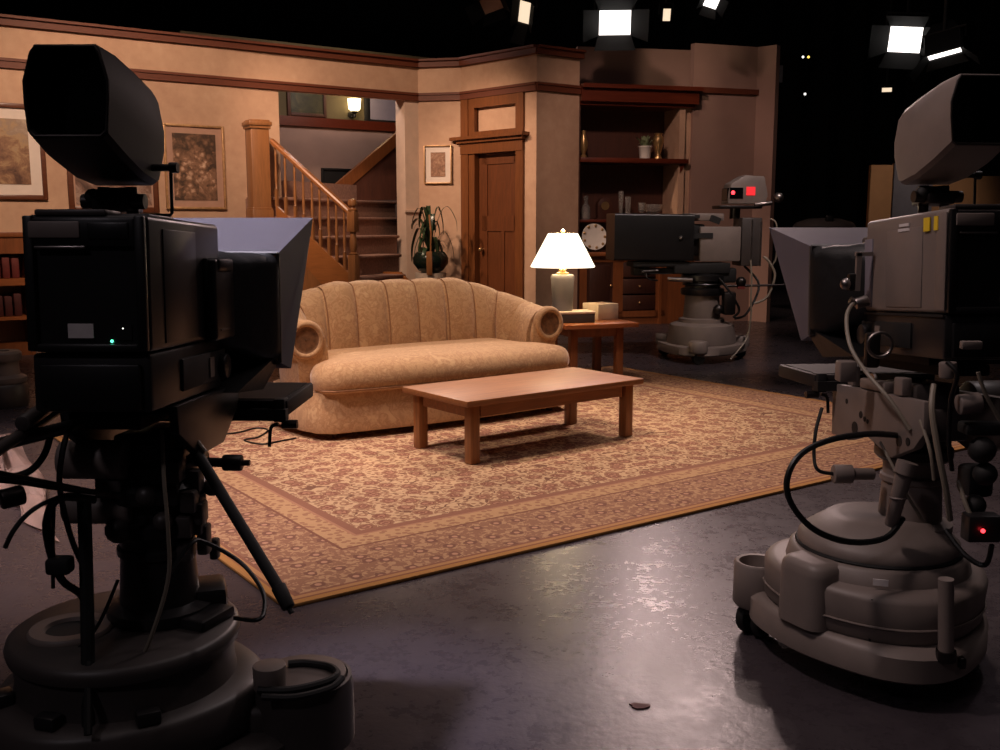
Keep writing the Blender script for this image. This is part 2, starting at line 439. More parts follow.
# cornice + picture rail
def run(name, pts, z0, z1, out, m, steps):
    b = B()
    for i in range(len(pts)-1): mould(b, pts[i], pts[i+1], z0, z1, out, 0 if i == 0 else out*.25, out*.35, steps)
    return struct(b.build(name, m, smooth=0))
path = [LW(-4.4), W1, W2, W3, W4]
run('trim_cornice', path, 3.355, 3.455, .09, m_trim, ((0, .72, .6), (.72, 1, 1)))
run('trim_picture_rail', path, 2.925, 3.025, .05, m_trim, ((0, .7, .7), (.7, 1, 1)))
run('trim_right_wall', [W5, W6], 3.0, 3.07, .04, m_trim, ((0, 1, 1),))
run('baseboard_left', [LW(-4.4), LW(0)], 0, .16, .02, m_trim, ((0, 1, 1),))
run('baseboard_plant', [W1, W2], 0, .16, .02, m_trim, ((0, 1, 1),))
# stairwell
P15 = at(340, 126, 15.2); P15.z = 0
def SWL(s): return P15+dX*s
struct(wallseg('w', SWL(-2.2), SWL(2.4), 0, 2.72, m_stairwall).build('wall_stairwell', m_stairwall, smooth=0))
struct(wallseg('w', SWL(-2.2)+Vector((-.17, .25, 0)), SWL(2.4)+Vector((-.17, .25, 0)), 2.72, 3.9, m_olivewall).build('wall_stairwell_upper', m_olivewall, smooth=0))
b = B(); mould(b, SWL(-2.2), SWL(2.4), 2.70, 2.83, .05, 0, 0); struct(b.build('trim_stairwell', m_shelfwood, smooth=0))
# black studio drapes far behind
b = B(); pts = []
for i in range(241):
    x = -16+i*34/240; pts.append((x, 22.5+.12*sin(i*1.3)))
r0 = [Vector((x, y, 0)) for x, y in pts]; r1 = [Vector((x, y, 9)) for x, y in pts]
b.rings([r0, r1], False, False, closed=False)
struct(b.build('wall_back_drape', m_drape))

# ---------------------------------------------------------------- door
b = B()
def dpiece(b, s0, s1, z0, z1, out, back=0.0):
    n = Vector((-dd.y, dd.x, 0)); p = DW(s0); q = DW(s1)
    pts = [p-n*out, q-n*out, q+n*back, p+n*back]
    b.prism([(x.x, x.y) for x in pts], Matrix.Translation((0, 0, z0)), z1-z0)
dpiece(b, sA, sA+.14, 0, 2.92, .035, .10); dpiece(b, sA+.14, sB-.06, 0, 2.92, .02, .10)
dpiece(b, sC-.02, sC+.11, 0, 2.92, .035, .10)
dpiece(b, sB-.06, sC-.02, 2.80, 2.92, .03, .10)
dpiece(b, sA, sC+.11, 2.22, 2.36, .045, .10); dpiece(b, sA-.04, sC+.14, 2.36, 2.40, .085, .1); dpiece(b, sA-.12, sC+.19, 2.40, 2.44, .13, .1)
dpiece(b, sB-.06, sC-.02, 2.44, 2.50, .02, .10)
frame = struct(b.build('door_1', m_casing, smooth=0)); frame.name = 'door_frame_1'
b = B(); dpiece(b, sB-.06, sC-.02, 0, 2.22, -.075, .11)
for z0, z1 in ((0.1, .22), (1.22, 1.42), (2.08, 2.22)): dpiece(b, sB, sC-.02, z0, z1, -.06, .08)
for s0, s1 in ((sB-.05, sB+.10), (sC-.14, sC-.02)): dpiece(b, s0, s1, .02, 2.22, -.06, .08)
dpiece(b, (sB+sC)/2-.01, (sB+sC)/2+.05, .2, 1.25, -.062, .08)
door = struct(b.build('door_1', m_doorwood, smooth=0))
n = Vector((-dd.y, dd.x, 0)); kp = DW(sB+.03)-n*-.03; kp.z = .98
B().sph(kp-n*.03, .028).cyl(kp, kp+n*.05, .012).build('knob', m_gold, door)
b = B(); dpiece(b, sB-.04, sC-.04, 2.50, 2.80, -.04, .06)
struct(b.build('window_1', m_wall, smooth=0))

# ---------------------------------------------------------------- bookcase (built-in wall unit)
A0 = Vector((1.03, 13.12, 0)); bd = (Vector((2.56, 13.5, 0))-A0).normalized(); bn = Vector((-bd.y, bd.x, 0))
ang = degrees(atan2(bd.y, bd.x))
bc = thing('bookcase', 'tall dark wooden built-in wall unit with open shelves over cabinets', 'bookcase', A0, ang)
Wb = 1.56; Dp = .5      # local x right, y back
def bb(b, x0, x1, y0, y1, z0, z1, bev=0): return b.box(((x0+x1)/2, (y0+y1)/2, (z0+z1)/2), (abs(x1-x0), abs(y1-y0), abs(z1-z0)), None, bev)
b = B(); bb(b, -.02, Wb-.1, Dp, Dp+.04, 0, 3.0); bb(b, -.05, -.01, .0, Dp, 0, 3.0); b.build('back_panel', m_darkback, bc, smooth=0)
b = B(); bb(b, 1.34, 1.42, .0, Dp+.02, .96, 2.84); bb(b, 1.42, 1.60, .06, .12, .0, 2.84); b.build('side_wall', m_wall, bc, smooth=0, label='cream papered right side of the recess')
b = B(); bb(b, -.03, 1.56, -.10, Dp, 2.84, 3.03); bb(b, -.03, 1.60, -.16, Dp, 3.0, 3.05); bb(b, -.03, 1.53, -.04, Dp, 2.80, 2.85); b.build('fascia', m_shelfwood, bc, smooth=0)
b = B(); bb(b, -.02, 1.46, -.06, Dp, 2.09, 2.15, .008); b.prism([(1.36, 0), (1.44, 0), (1.36, -.12)], Matrix(((1, 0, 0, 0), (0, 0, -1, .03), (0, 1, 0, 2.09), (0, 0, 0, 1))), .04); b.build('shelf', m_shelfwood, bc)
b = B(); bb(b, -.02, 1.34, .06, Dp, 1.335, 1.37, .006); b.build('shelf', m_shelfwood, bc)
b = B(); bb(b, -.02, 1.60, -.06, Dp, .90, .955, .01); b.build('countertop', m_cabwood, bc)
b = B(); bb(b, -.0, .10, 0, .05, .1, .90); bb(b, .46, .60, 0, .05, .1, .90); bb(b, 1.06, 1.14, 0, .05, .1, .90); bb(b, 1.14, 1.60, .0, .05, 0, .90)
bb(b, .0, 1.2, 0, .05, .82, .90); bb(b, .0, 1.2, .0, .05, .1, .18); bb(b, -.0, 1.6, .02, .06, 0, .1); bb(b, 1.10, 1.14, -.02, .05, 0, .9)
b.build('face_frame', m_cabwood, bc, smooth=0)
b = B(); bb(b, .10, .46, .012, .04, .18, .82); bb(b, .14, .42, .004, .03, .22, .78, .01)
d1 = b.build('door', m_cabdark, bc); B().sph((.43, -.012, .52), .014).build('knob', m_gold, d1)
for i in range(3):
    z0 = .18+i*.215; b = B(); bb(b, .60, 1.06, .0, .04, z0+.008, z0+.205, .012)
    d1 = b.build('drawer', m_cabdark, bc)
    B().sph((.83, -.018, z0+.107), .014).build('knob', m_gold, d1)
def bl(x, y, z): return bc.matrix_basis @ Vector((x, y, z))
def bcp(px, py, yl):   # world point at pixel on the unit's plane yl deep
    r = at(px, py, 1.0)-Vector((0, 0, H)); p0 = A0+bn*yl
    t_ = (bn.x*p0.x+bn.y*p0.y)/(bn.x*r.x+bn.y*r.y)
    return Vector((r.x*t_, r.y*t_, H+r.z*t_))
bc.rotation_euler = (0, 0, radians(ang)); bpy.context.view_layer.update()
SH1, SH2, CT = 2.15, 1.37, .955
def on_shelf(px, yl, z): p = bcp(px, 200, yl); return Vector((p.x, p.y, z))
# ornaments
def lathe_thing(name, label, cat, loc, parts, group=None, n=20):
    o = thing(name, label, cat, loc, 0, group)
    for pn, prof, m in parts: B().lathe(prof, n=n).build(pn, m, o, smooth=50)
    return o
urn = [('body', [(.035, 0), (.045, .015), (.02, .04), (.03, .07), (.062, .15), (.066, .20), (.04, .27), (.026, .30), (.032, .33), (.0, .33)], m_gold)]
lathe_thing('gold_vase', 'slim gold vase at the left end of the top shelf', 'vase', on_shelf(583, .14, SH1), [('body', [(.04, 0), (.045, .02), (.022, .05), (.05, .13), (.055, .19), (.035, .27), (.024, .31), (.03, .345), (.0, .35)], m_gold)])
lathe_thing('gold_vase', 'wide-shouldered gold vase right of the white flowerpot on the top shelf', 'vase', on_shelf(657, .14, SH1), [('body', [(.05, 0), (.05, .02), (.028, .06), (.045, .12), (.072, .22), (.07, .28), (.045, .31), (.058, .335), (.0, .335)], m_gold)])
fp = thing('potted_plant', 'small white flowerpot of sage leaves on the top shelf', 'potted plant', on_shelf(644, .16, SH1))
B().lathe([(.07, 0), (.085, .15), (.092, .155), (.092, .17), (.078, .17), (.07, .14), (0, .14)]).build('flowerpot', m_white, fp, smooth=50)
def leaf(b, base, tip, wd, sag=.0, n=6):
    base = Vector(base); tip = Vector(tip); d = tip-base; side = d.cross(Vector((0, 0, 1)))
    side = side.normalized() if side.length > 1e-4 else Vector((1, 0, 0)); up = side.cross(d).normalized()
    L, C, R = [], [], []
    for i in range(n+1):
        t_ = i/n; p = base+d*t_+Vector((0, 0, sag*4*t_*(1-t_))); w_ = wd*sin(pi*(.08+.92*t_))**.8 if t_ < 1 else .001
        L.append(p+side*w_+up*w_*.25); C.append(p); R.append(p-side*w_+up*w_*.25)
    for A_, C_ in ((L, C), (C, R)): b.rings([A_, C_], False, False, closed=False)
b = B(); rnd = random.Random(3)
for i in range(26):
    a = rnd.uniform(0, 2*pi); r = rnd.uniform(.05, .17); leaf(b, (0.03*cos(a), .03*sin(a), .13), (r*cos(a), r*sin(a)*.7, .15+rnd.uniform(.03, .17)), .022, .03)
b.build('leaves', m_leafpale, fp, kind='stuff')
gl = lambda prof: [('body', prof, m_glass)]
G1 = [(.05, 0), (.055, .01), (.06, .12), (.05, .17), (.022, .21), (.022, .25), (.032, .26), (.03, .30), (0, .31)]
lathe_thing('glass_decanter', 'stoppered glass decanter at the left end of the middle shelf', 'decanter', on_shelf(586, .2, SH2), gl(G1))
lathe_thing('glass_vase', 'tall thin cut-glass vase near the middle of the middle shelf', 'vase', on_shelf(621, .18, SH2), gl([(.035, 0), (.04, .01), (.022, .05), (.03, .2), (.036, .36), (.03, .37), (.02, .3), (.015, .06), (0, .05)]))
lathe_thing('glass_tumbler', 'narrow glass tumbler beside the tall thin vase', 'glass', on_shelf(628, .26, SH2), gl([(.035, 0), (.04, .3), (.036, .3), (.03, .02), (0, .02)]))
lathe_thing('crystal_bowl', 'wide cut-crystal bowl with a foot on the middle shelf', 'bowl', on_shelf(653, .24, SH2), gl([(.06, 0), (.06, .015), (.025, .03), (.03, .06), (.12, .12), (.15, .2), (.142, .2), (.11, .125), (.0, .08)]))
lathe_thing('crystal_goblet', 'cut-crystal goblet in front of the wide bowl', 'goblet', on_shelf(642, .14, SH2), gl([(.045, 0), (.045, .01), (.012, .02), (.012, .08), (.045, .12), (.05, .22), (.045, .22), (.038, .125), (0, .1)]))
mc = thing('mantel_clock', 'dark arched wooden mantel clock among the glass on the middle shelf', 'clock', on_shelf(604, .34, SH2), ang)
b = B(); arch = [(-.1, 0), (.1, 0)]+[(.1*cos(a*pi/12), .17+.1*sin(a*pi/12)) for a in range(13)]
b.prism(arch, Matrix(((1, 0, 0, 0), (0, 0, -1, .05), (0, 1, 0, .02), (0, 0, 0, 1))), .1, .006); b.box((0, 0, .01), (.24, .12, .02)); b.build('case', m_darkback, mc)
B().cyl((0, -.052, .18), (0, -.056, .18), .055).build('clock_face', m_gold, mc)
pl = thing('display_plate', 'pale decorated plate standing upright on the cabinet top beside the lamp', 'plate', on_shelf(595, .02, CT), ang)
Rm = (RX(-78)).to_3x3()
prof = [(.0, .012), (.1, .012), (.12, .018), (.17, .032), (.172, .028), (.12, .006), (.07, 0), (0, 0)]
B().lathe(prof, (0, .03, .19), 36, RX(80)).build('plate_disc', m_white, pl, smooth=50)
b = B(); 
for i in range(9):
    a = i*2*pi/9; c_ = RX(80) @ Vector((.145*cos(a), .145*sin(a), .028)); b.sph(Vector((0, .03, .19))+c_, .02, (1, .5, 1), 8)
b.build('gilt_spot_pattern', m_gold, pl)
b = B(); b.tube([(-.07, -.06, 0.006), (-.07, .02, .012), (-.07, .1, .006)], .006); b.tube([(.07, -.06, .006), (.07, .02, .012), (.07, .1, .006)], .006); b.tube([(-.07, .02, .012), (0, .08, .16), (.07, .02, .012)], .005); b.tube([(-.07, -.06, .006), (-.07, -.06, .04)], .005); b.tube([(.07, -.06, .006), (.07, -.06, .04)], .005)
b.build('wire_stand', m_dmetal, pl)

# ---------------------------------------------------------------- pictures
def picture(name, label, wall_pt, dirv, w_, h_, fw, mf, mm, mp, matw, group=None, depth=.035):
    """hangs flat: wall_pt = lower-left corner on the wall face, dirv along the wall to the right"""
    d = dirv.normalized(); out = Vector((d.y, -d.x, 0)); a = degrees(atan2(d.y, d.x))
    o = thing(name, label, 'picture', wall_pt+out*.004, a, group)
    b = B()
    for x0, x1, z0, z1 in ((0, fw, 0, h_), (w_-fw, w_, 0, h_), (fw, w_-fw, 0, fw), (fw, w_-fw, h_-fw, h_)):
        b.box(((x0+x1)/2, -depth/2, (z0+z1)/2), (x1-x0, depth, z1-z0), None, min(.008, fw*.25))
    b.build('frame', mf, o)
    B().box((w_/2, -.006, h_/2), (w_-fw*1.9, .008, h_-fw*1.9)).build('mat_board', mm, o, smooth=0)
    B().box((w_/2, -.012, h_/2), (w_-2*fw-2*matw, .006, h_-2*fw-2*matw)).build('print', mp, o, smooth=0)
    return o
def onLW(px, py):
    r = at(px, py, 1)-Vector((0, 0, H)); n = Vector((.574, -.819, 0)); p0 = LW(0)
    t_ = (n.x*p0.x+n.y*p0.y)/(n.x*r.x+n.y*r.y); return Vector((r.x*t_, r.y*t_, H+r.z*t_))
p = onLW(-30, 202); q = onLW(48, 200); p.z = q.z
picture('framed_picture', 'large landscape print in a wide cream mat and brown frame at the left', p, dX, (q-p).length, 1.0, .05, m_brownframe, m_matboard, m_pic_land, .11)
p = onLW(69, 212); q = onLW(159, 212)
picture('framed_picture', 'brown framed picture half hidden behind the black viewfinder', p, dX, (q-p).length, .72, .06, m_brownframe, m_pinkmat, m_pic_dark, .02)
p = onLW(166, 209); q = onLW(226, 209)
picture('framed_picture', 'tall floral print in a thin gilt frame beside the wooden post', p, dX, (q-p).length, .97, .028, m_goldframe, m_pinkmat, m_pic_flor, .075)
d2 = (W2-W1).normalized(); p = W1+d2*.05; p = Vector((p.x, p.y, 1.85)); 
p = at(424.5, 184, 13.78); q = at(453.5, 184, 13.74); o2 = Vector((d2.y, -d2.x, 0))
s0 = (p-W1).dot(d2); pp = W1+d2*s0; pp.z = p.z
picture('framed_picture', 'small sepia print in a thin frame above the leafy plant', pp, d2, .385, .505, .018, m_goldframe, m_matboard, m_pic_small, .075)
up = SWL(0)+Vector((-.17, .25, 0))
def onSW(px, py):
    r = at(px, py, 1)-Vector((0, 0, H)); n = Vector((.574, -.819, 0)); t_ = (n.x*up.x+n.y*up.y)/(n.x*r.x+n.y*r.y); return Vector((r.x*t_, r.y*t_, H+r.z*t_))
p = onSW(287, 118); q = onSW(326, 118); p.z = q.z
picture('framed_picture', 'dim dark picture high on the stairwell wall left of the sconce', p, dX, (q-p).length, .5, .05, m_darkback, m_pic_stair, m_pic_stair, .02)
p = onSW(364, 126); q = onSW(404, 126)
wf = picture('framed_mirror', 'dark framed pale mirror high on the stairwell wall right of the sconce', p, dX, (q-p).length, .62, .075, m_blackm, m_blackm, mat('mirror_lavender', rgb(150, 142, 158), .3, var=.03), .03)
wf['category'] = 'mirror'
sw = Vector((.574, -.819, 0))
def onS2(px, py):
    r = at(px, py, 1)-Vector((0, 0, H)); n = sw; t_ = (n.x*P15.x+n.y*P15.y)/(n.x*r.x+n.y*r.y); return Vector((r.x*t_, r.y*t_, H+r.z*t_))
p = onS2(321, 186); q = onS2(351, 186)
picture('framed_picture', 'black rectangular picture low on the stairwell wall behind the handrail', p, dX, (q-p).length, .26, .03, m_blackm, m_blackm, m_blackm, .02)
# sconce
p = onSW(350.5, 112); sc_ = thing('wall_sconce', 'lit amber glass wall sconce on the stairwell wall', 'wall lamp', p, 55-90+0)
sc_.rotation_euler = (0, 0, radians(degrees(atan2(dX.y, dX.x))))
B().lathe([(.05, .0), (.085, .03), (.1, .18), (.095, .18), (.06, .03), (0, .02)], (0, -.13, 0)).build('shade', m_sconce, sc_, smooth=50)
b = B(); b.lathe([(.0, -.09), (.03, -.08), (.02, -.04), (.055, 0), (0, .005)], (0, -.13, 0)); b.tube([(0, -.13, -.05), (0, -.06, -.09), (0, 0, -.05)], .012); b.cyl((0, -.005, -.04), (0, -.02, -.04), .05); b.build('bracket', m_dmetal, sc_)
sconce_loc = p+sw*.32+Vector((0, 0, .22))

# ---------------------------------------------------------------- staircase
N0 = Vector((-1.685, 11.7, 0))
st = thing('staircase', 'oak staircase with carpeted steps and turned balusters behind the sofa', 'staircase', N0, 65)
# local: +y climbs, +x to the right along the treads
for k in range(1, 8):
    y0 = (k-3)*.30; z1 = .235*k-.015
    xr = {1: .7, 2: .88, 3: 1.10, 4: 1.52, 5: 1.98, 6: 2.5, 7: 2.95}[k]
    b = B(); b.box((xr/2+.01, y0+.17, z1-.13), (xr-.02, .34, .22)); b.box((xr/2+.01, y0+.14, z1-.015), (xr, .37, .04), None, .015)
    b.build('step', m_carpet, st)
b = B(); b.box((1.75, 2.0, 1.74), (2.3, .95, .24)); b.build('landing', m_carpet, st)
Ms = Matrix(((0, 0, 1, -.02), (1, 0, 0, 0), (0, 1, 0, 0), (0, 0, 0, 1)))    # prism local (y,z) -> extrude x
b = B(); b.prism([(-.7, .0), (-.7, .16), (1.06, .70+.78*1.06), (1.06, .38+.78*1.06), (-.2, .0)], Ms, .04); b.build('stringer', m_oakx, st, smooth=0)
b = B(); b.prism([(-.2, 0), (1.06, .38+.78*1.06), (1.06, 0)], Ms @ Matrix.Translation((0, 0, .005)), .03); b.build('side_panel', m_oak, st, smooth=0)
b = B(); b.prism([(-.55, .0), (-.55, .2), (.0, .72), (.25, .72), (.25, 0)], Ms @ Matrix.Translation((0, 0, 1.06)), .04); b.build('skirting_board', m_oakx, st, smooth=0)
# newel
b = B(); b.box((0, 0, .48), (.10, .10, .96), None, .006)
b.lathe([(.05, .96), (.056, .975), (.03, .99), (.042, 1.02), (.045, 1.12), (.03, 1.2), (.038, 1.215), (.03, 1.23)], (0, 0, 0), 20)
b.box((0, 0, 1.34), (.10, .10, .24), None, .006)
b.lathe([(.058, 1.46), (.06, 1.475), (.03, 1.49), (.025, 1.5), (.05, 1.52), (.056, 1.55), (.045, 1.585), (0, 1.6)], (0, 0, 0), 20)
b.build('newel_post', m_oak, st)
b = B(); b.prism([(-.035, -.03), (.035, -.03), (.042, .01), (.03, .03), (-.03, .03), (-.042, .01)], Matrix.Translation((0, .03, 1.44)) @ Matrix(((1, 0, 0, 0), (0, .0, .788, 0), (0, 1, .615, 0), (0, 0, 0, 1))), 1.36)
b.build('handrail', m_oakx, st, smooth=0)
bal = None
for i, px in enumerate((344, 336, 328, 319, 311, 302, 293, 283, 273)):
    y = (353-px)/88*1.166; z0 = .70+.78*y-.01; L = .70
    if bal is None:
        b = B(); b.box((0, 0, .10), (.032, .032, .2)); b.lathe([(.015, .2), (.02, .21), (.012, .225), (.019, .30), (.0185, .36), (.011, .50), (.012, .58), (.017, .6), (.013, .62), (.013, .74)], n=12)
        bal = b.build('baluster', m_oak, st); bal.location = (0, y, z0)
    else:
        c_ = bal.copy(); COL.objects.link(c_); c_.parent = st; c_.location = (0, y, z0)
# upper flight
def onP(px, py, d0):
    r = at(px, py, 1)-Vector((0, 0, H)); p0 = at(330, 195, d0); t_ = (sw.x*p0.x+sw.y*p0.y)/(sw.x*r.x+sw.y*r.y); return Vector((r.x*t_, r.y*t_, H+r.z*t_))
a0 = onP(327, 192, 14.3); a1 = onP(398, 132, 14.3); a2 = onP(398, 145, 14.3); a3 = onP(334, 201, 14.3)
b = B(); nn = -sw*.08; b.rings([[a0, a1, a2, a3], [a0+nn, a1+nn, a2+nn, a3+nn]]); b.build('upper_stringer', m_casing, st, world=True, smooth=0)
a4 = onP(398, 200, 14.3)
b = B(); nn = -sw*.06; e_ = -sw*.02; b.rings([[a3+e_, a2+e_, a4+e_], [a3+nn, a2+nn, a4+nn]]); b.build('upper_panel', m_darkback, st, world=True, smooth=0)
# square post
pp = at(259.5, 205, 12.15)
po = thing('square_post', 'tall square oak post with a cap at the top of the handrail', 'post', (pp.x, pp.y, 0), 32)
b = B(); b.box((0, 0, 1.22), (.22, .22, 2.44), None, .008); b.build('shaft', m_oak, po)
b = B(); b.box((0, 0, 2.47), (.28, .28, .05), None, .012); b.box((0, 0, 2.43), (.25, .25, .03)); b.box((0, 0, 2.50), (.24, .24, .03), None, .01); b.build('cap', m_oak, po)
b = B(); b.box((0, 0, .74), (.26, .26, 1.48), None, .01); b.box((0, 0, 1.49), (.245, .245, .03), None, .01); b.build('plinth', m_oak, po)

# ---------------------------------------------------------------- tall plant on a pedestal
pp = at(431, 300, 13.1); pp.z = 0
pe = thing('plant_pedestal', 'pale round stone pedestal under the dark plant pot', 'pedestal', pp)
B().lathe([(.2, 0), (.2, .06), (.16, .09), (.15, .52), (.18, .58), (.2, .6), (.2, .69), (0, .69)]).build('pedestal_body', m_pedestal, pe, smooth=40)
pt = thing('potted_plant', 'arching dark-leaved plant in a round dark pot beside the door', 'potted plant', (pp.x, pp.y, .69))
B().lathe([(.1, 0), (.16, .03), (.225, .12), (.23, .19), (.19, .26), (.17, .27), (.15, .25), (0, .24)]).build('pot', m_pot, pt, smooth=50)
B().tube([(0, -.02, .2), (.01, -.03, .5), (-.01, 0, .74)], .014).build('stem', m_oak, pt)
B().box((0, -.235, .13), (.075, .02, .30), RX(6), .008).build('bamboo_panel', m_oak, pt, label='orange wooden strip on the front of the pot')
rnd = random.Random(11); b = B()
def frond(b, a, reach, top, drop, wd, z0=.22):
    d = Vector((cos(a), sin(a), 0)); P = [Vector((0, 0, z0)), d*reach*.3+Vector((0, 0, top*.8)), d*reach*.65+Vector((0, 0, top)), d*reach+Vector((0, 0, top-drop*.5)), d*reach*1.05+Vector((0, 0, top-drop))]
    C = catmull(P, 5); s_ = d.cross(Vector((0, 0, 1))); L, Mi, R = [], [], []
    for i, p in enumerate(C):
        t_ = i/(len(C)-1); w_ = wd*(.25+.75*sin(pi*min(1, t_*.95+.03)))*(1 if t_ < .97 else .1)
        L.append(p+s_*w_+Vector((0, 0, .2*w_))); Mi.append(p); R.append(p-s_*w_+Vector((0, 0, .2*w_)))
    b.rings([L, Mi], False, False, closed=False); b.rings([Mi, R], False, False, closed=False)
for i in range(22):
    a = rnd.uniform(0, 2*pi); frond(b, a, rnd.uniform(.10, .34), rnd.uniform(.38, .86), rnd.uniform(.1, .45), rnd.uniform(.018, .032))
for i in range(14):
    a = rnd.uniform(0, 2*pi); frond(b, a, rnd.uniform(.15, .25), rnd.uniform(.3, .45), rnd.uniform(.15, .3), .03)
b.build('leaves', m_leaf, pt, kind='stuff', smooth=80)

# ---------------------------------------------------------------- rug
Rf = Vector((-.734, 3.293, 0)); ux = az(54.3); uy = az(-35.7); RW, RD = 4.92, 3.80
rc = Rf+ux*RW/2+uy*RD/2
b = B(); b.box((0, 0, .007), (RW, RD, .014), None, .004)
rug = b.build('area_rug', rug_mat(RW/2, RD/2)); rug.location = rc; rug.rotation_euler = (0, 0, radians(90-54.3))
tag(rug, 'large beige and rust oriental rug under the coffee table', 'rug')
RUGZ = .014

# ---------------------------------------------------------------- coffee table
ct = thing('coffee_table', 'low oblong wooden coffee table in front of the sofa', 'coffee table', (.155, 5.93, RUGZ), 90-52)
TL, TW, TH = 1.335, .64, .36
B().box((0, 0, TH-.016), (TL, TW, .034), None, .006).build('tabletop', m_table, ct)
for sx in (-1, 1):
    for sy in (-1, 1): B().box((sx*(TL/2-.082), sy*(TW/2-.068), (TH-.03)/2), (.062, .062, TH-.034), None, .005).build('leg', m_tableleg, ct)
for sy in (-1, 1): B().box((0, sy*(TW/2-.068), TH-.068), (TL-.262, .026, .072)).build('apron', m_table, ct, smooth=0)
for sx in (-1, 1): B().box((sx*(TL/2-.082), 0, TH-.068), (.026, TW-.232, .072)).build('apron', m_table, ct, smooth=0)

# ---------------------------------------------------------------- sofa
sf = thing('sofa', 'tan damask channel-back sofa with rolled arms and one long seat cushion', 'sofa', (-.285, 6.45, RUGZ), 90-55.5)
HL = .96
def front_y(x):   # bow of the front
    u = x/HL; return -.07*(1-u*u)
plan = []
for i in range(25):
    x = -HL+.02+i*(2*HL-.04)/24; y = front_y(x)
    e = max(0, abs(x)-(HL-.10)); y += 2.4*e*e*3
    plan.append((x, y))
side = [(HL+.02, .2), (HL+.05, .45), (HL+.03, .68), (HL-.10, .83), (HL-.4, .89)]
plan += side+[(0, .89)]+[(-x, y) for x, y in reversed(side)]
def ringat(z, s, oy=0): return [Vector((x*s, (y-.4)*s+.4+oy, z)) for x, y in plan]
b = B(); b.rings([ringat(.045, 1.012), ringat(.055, 1.018), ringat(.16, 1.0), ringat(.25, .99), ringat(.285, .98)])
b.build('base', m_sofa, sf, smooth=50)
for x, y in ((-.82, .08), (.82, .08), (-.7, .78), (.7, .78)): B().cyl((x, y, 0), (x, y, .06), .02, .03).build('foot', m_darkback, sf)
# seat cushion
cp = []
for i in range(31):
    x = -.93+i*1.86/30; y = -.035+front_y(x)*.75; e = max(0, abs(x)-.84); y += e*e*7; cp.append((x, y))
cp += [(.935, .12), (.90, .22), (.84, .25), (.82, .5), (.76, .68), (0, .72), (-.76, .68), (-.82, .5), (-.84, .25), (-.90, .22), (-.935, .12)]
def cr(z, ins):
    out = []; n_ = len(cp)
    for i, (x, y) in enumerate(cp):
        a = Vector(cp[i-1]); c_ = Vector(cp[(i+1) % n_]); d = (c_-a).normalized(); nn = Vector((-d.y, d.x))
        out.append(Vector((x+nn.x*ins, y+nn.y*ins, z)))
    return out
zs = [(.283, .035), (.288, .015), (.305, .0), (.335, -.012), (.37, -.014), (.40, -.006), (.425, .008), (.443, .028), (.455, .055)]
b = B(); rr = [cr(z, i_) for z, i_ in zs]
for k_, z_ in ((.97, .462), (.9, .472), (.75, .481), (.5, .486), (.2, .488)): rr.append([Vector((p.x*k_, (p.y-.34)*k_+.34, z_)) for p in rr[8]])
b.rings(rr)
cu = b.build('seat_cushion', m_sofa, sf, smooth=60)
b = B(); b.tube([Vector((p.x, p.y, .305)) for p in cr(.3, -.004)[:31]], .006, 6, 1); b.build('piping', m_sofaseam, cu)
# back + arms: one sweep along a U
bp = [(-.915, .27), (-.925, .45), (-.885, .63), (-.74, .765), (-.4, .80), (0, .805), (.4, .80), (.74, .765), (.885, .63), (.925, .45), (.915, .27)]
crv = catmull([Vector((x, y, 0)) for x, y in bp], 26)
Ls = [0]
for i in range(1, len(crv)): Ls.append(Ls[-1]+(crv[i]-crv[i-1]).length)
Lt = Ls[-1]
def sm(a, b_, x): x = min(1, max(0, (x-a)/(b_-a))); return x*x*(3-2*x)
NCH = 11
rings = []; seams = []
for i, p in enumerate(crv):
    u = Ls[i]/Lt; t_ = (crv[min(i+1, len(crv)-1)]-crv[max(i-1, 0)]).normalized(); nn = Vector((t_.y, -t_.x, 0))
    e = min(u, 1-u); h = .685+.205*min(1, sm(.0, .36, e)*1.02)
    ph = u*NCH; fr = ph-floor(ph); bul = .05*(abs(sin(pi*fr))**.36) if .09 < u < .91 else .045
    hb = .42*bul
    dd_ = h-.28
    prof = [(.10+bul*.6, .28), (.115+bul, .28+.32*dd_), (.10+bul*1.1, .28+.62*dd_), (.075+bul, .28+.84*dd_), (.045+bul*.6, h-.018+hb*.5), (0, h+hb), (-.05, h-.002+hb*.6), (-.105, h-.035), (-.14, h-.095), (-.13, h-.155), (-.09, h-.19), (-.06, h-.23), (-.05, .28)]
    rings.append([p+nn*a+Vector((0, 0, z)) for a, z in prof])
    if .1 < u < .9 and i and floor(ph) != floor(Ls[i-1]/Lt*NCH): seams.append((p, nn, h, prof))
b = B(); b.rings(rings); bk = b.build('backrest', m_sofa, sf, smooth=75)
b = B()
for p, nn, h, pf_ in seams: b.sph(p+nn*.105+Vector((0, 0, .28+.66*(h-.28))), .014, (1, 1, 1), 8)
b.build('tufting_button', m_sofaseam, bk, kind='stuff')
for p, nn, h, pf_ in seams:
    b = B(); b.tube([p+nn*a+Vector((0, 0, z)) for a, z in pf_[:7]], .0045, 6, 3); b.build('seam', m_sofaseam, bk)
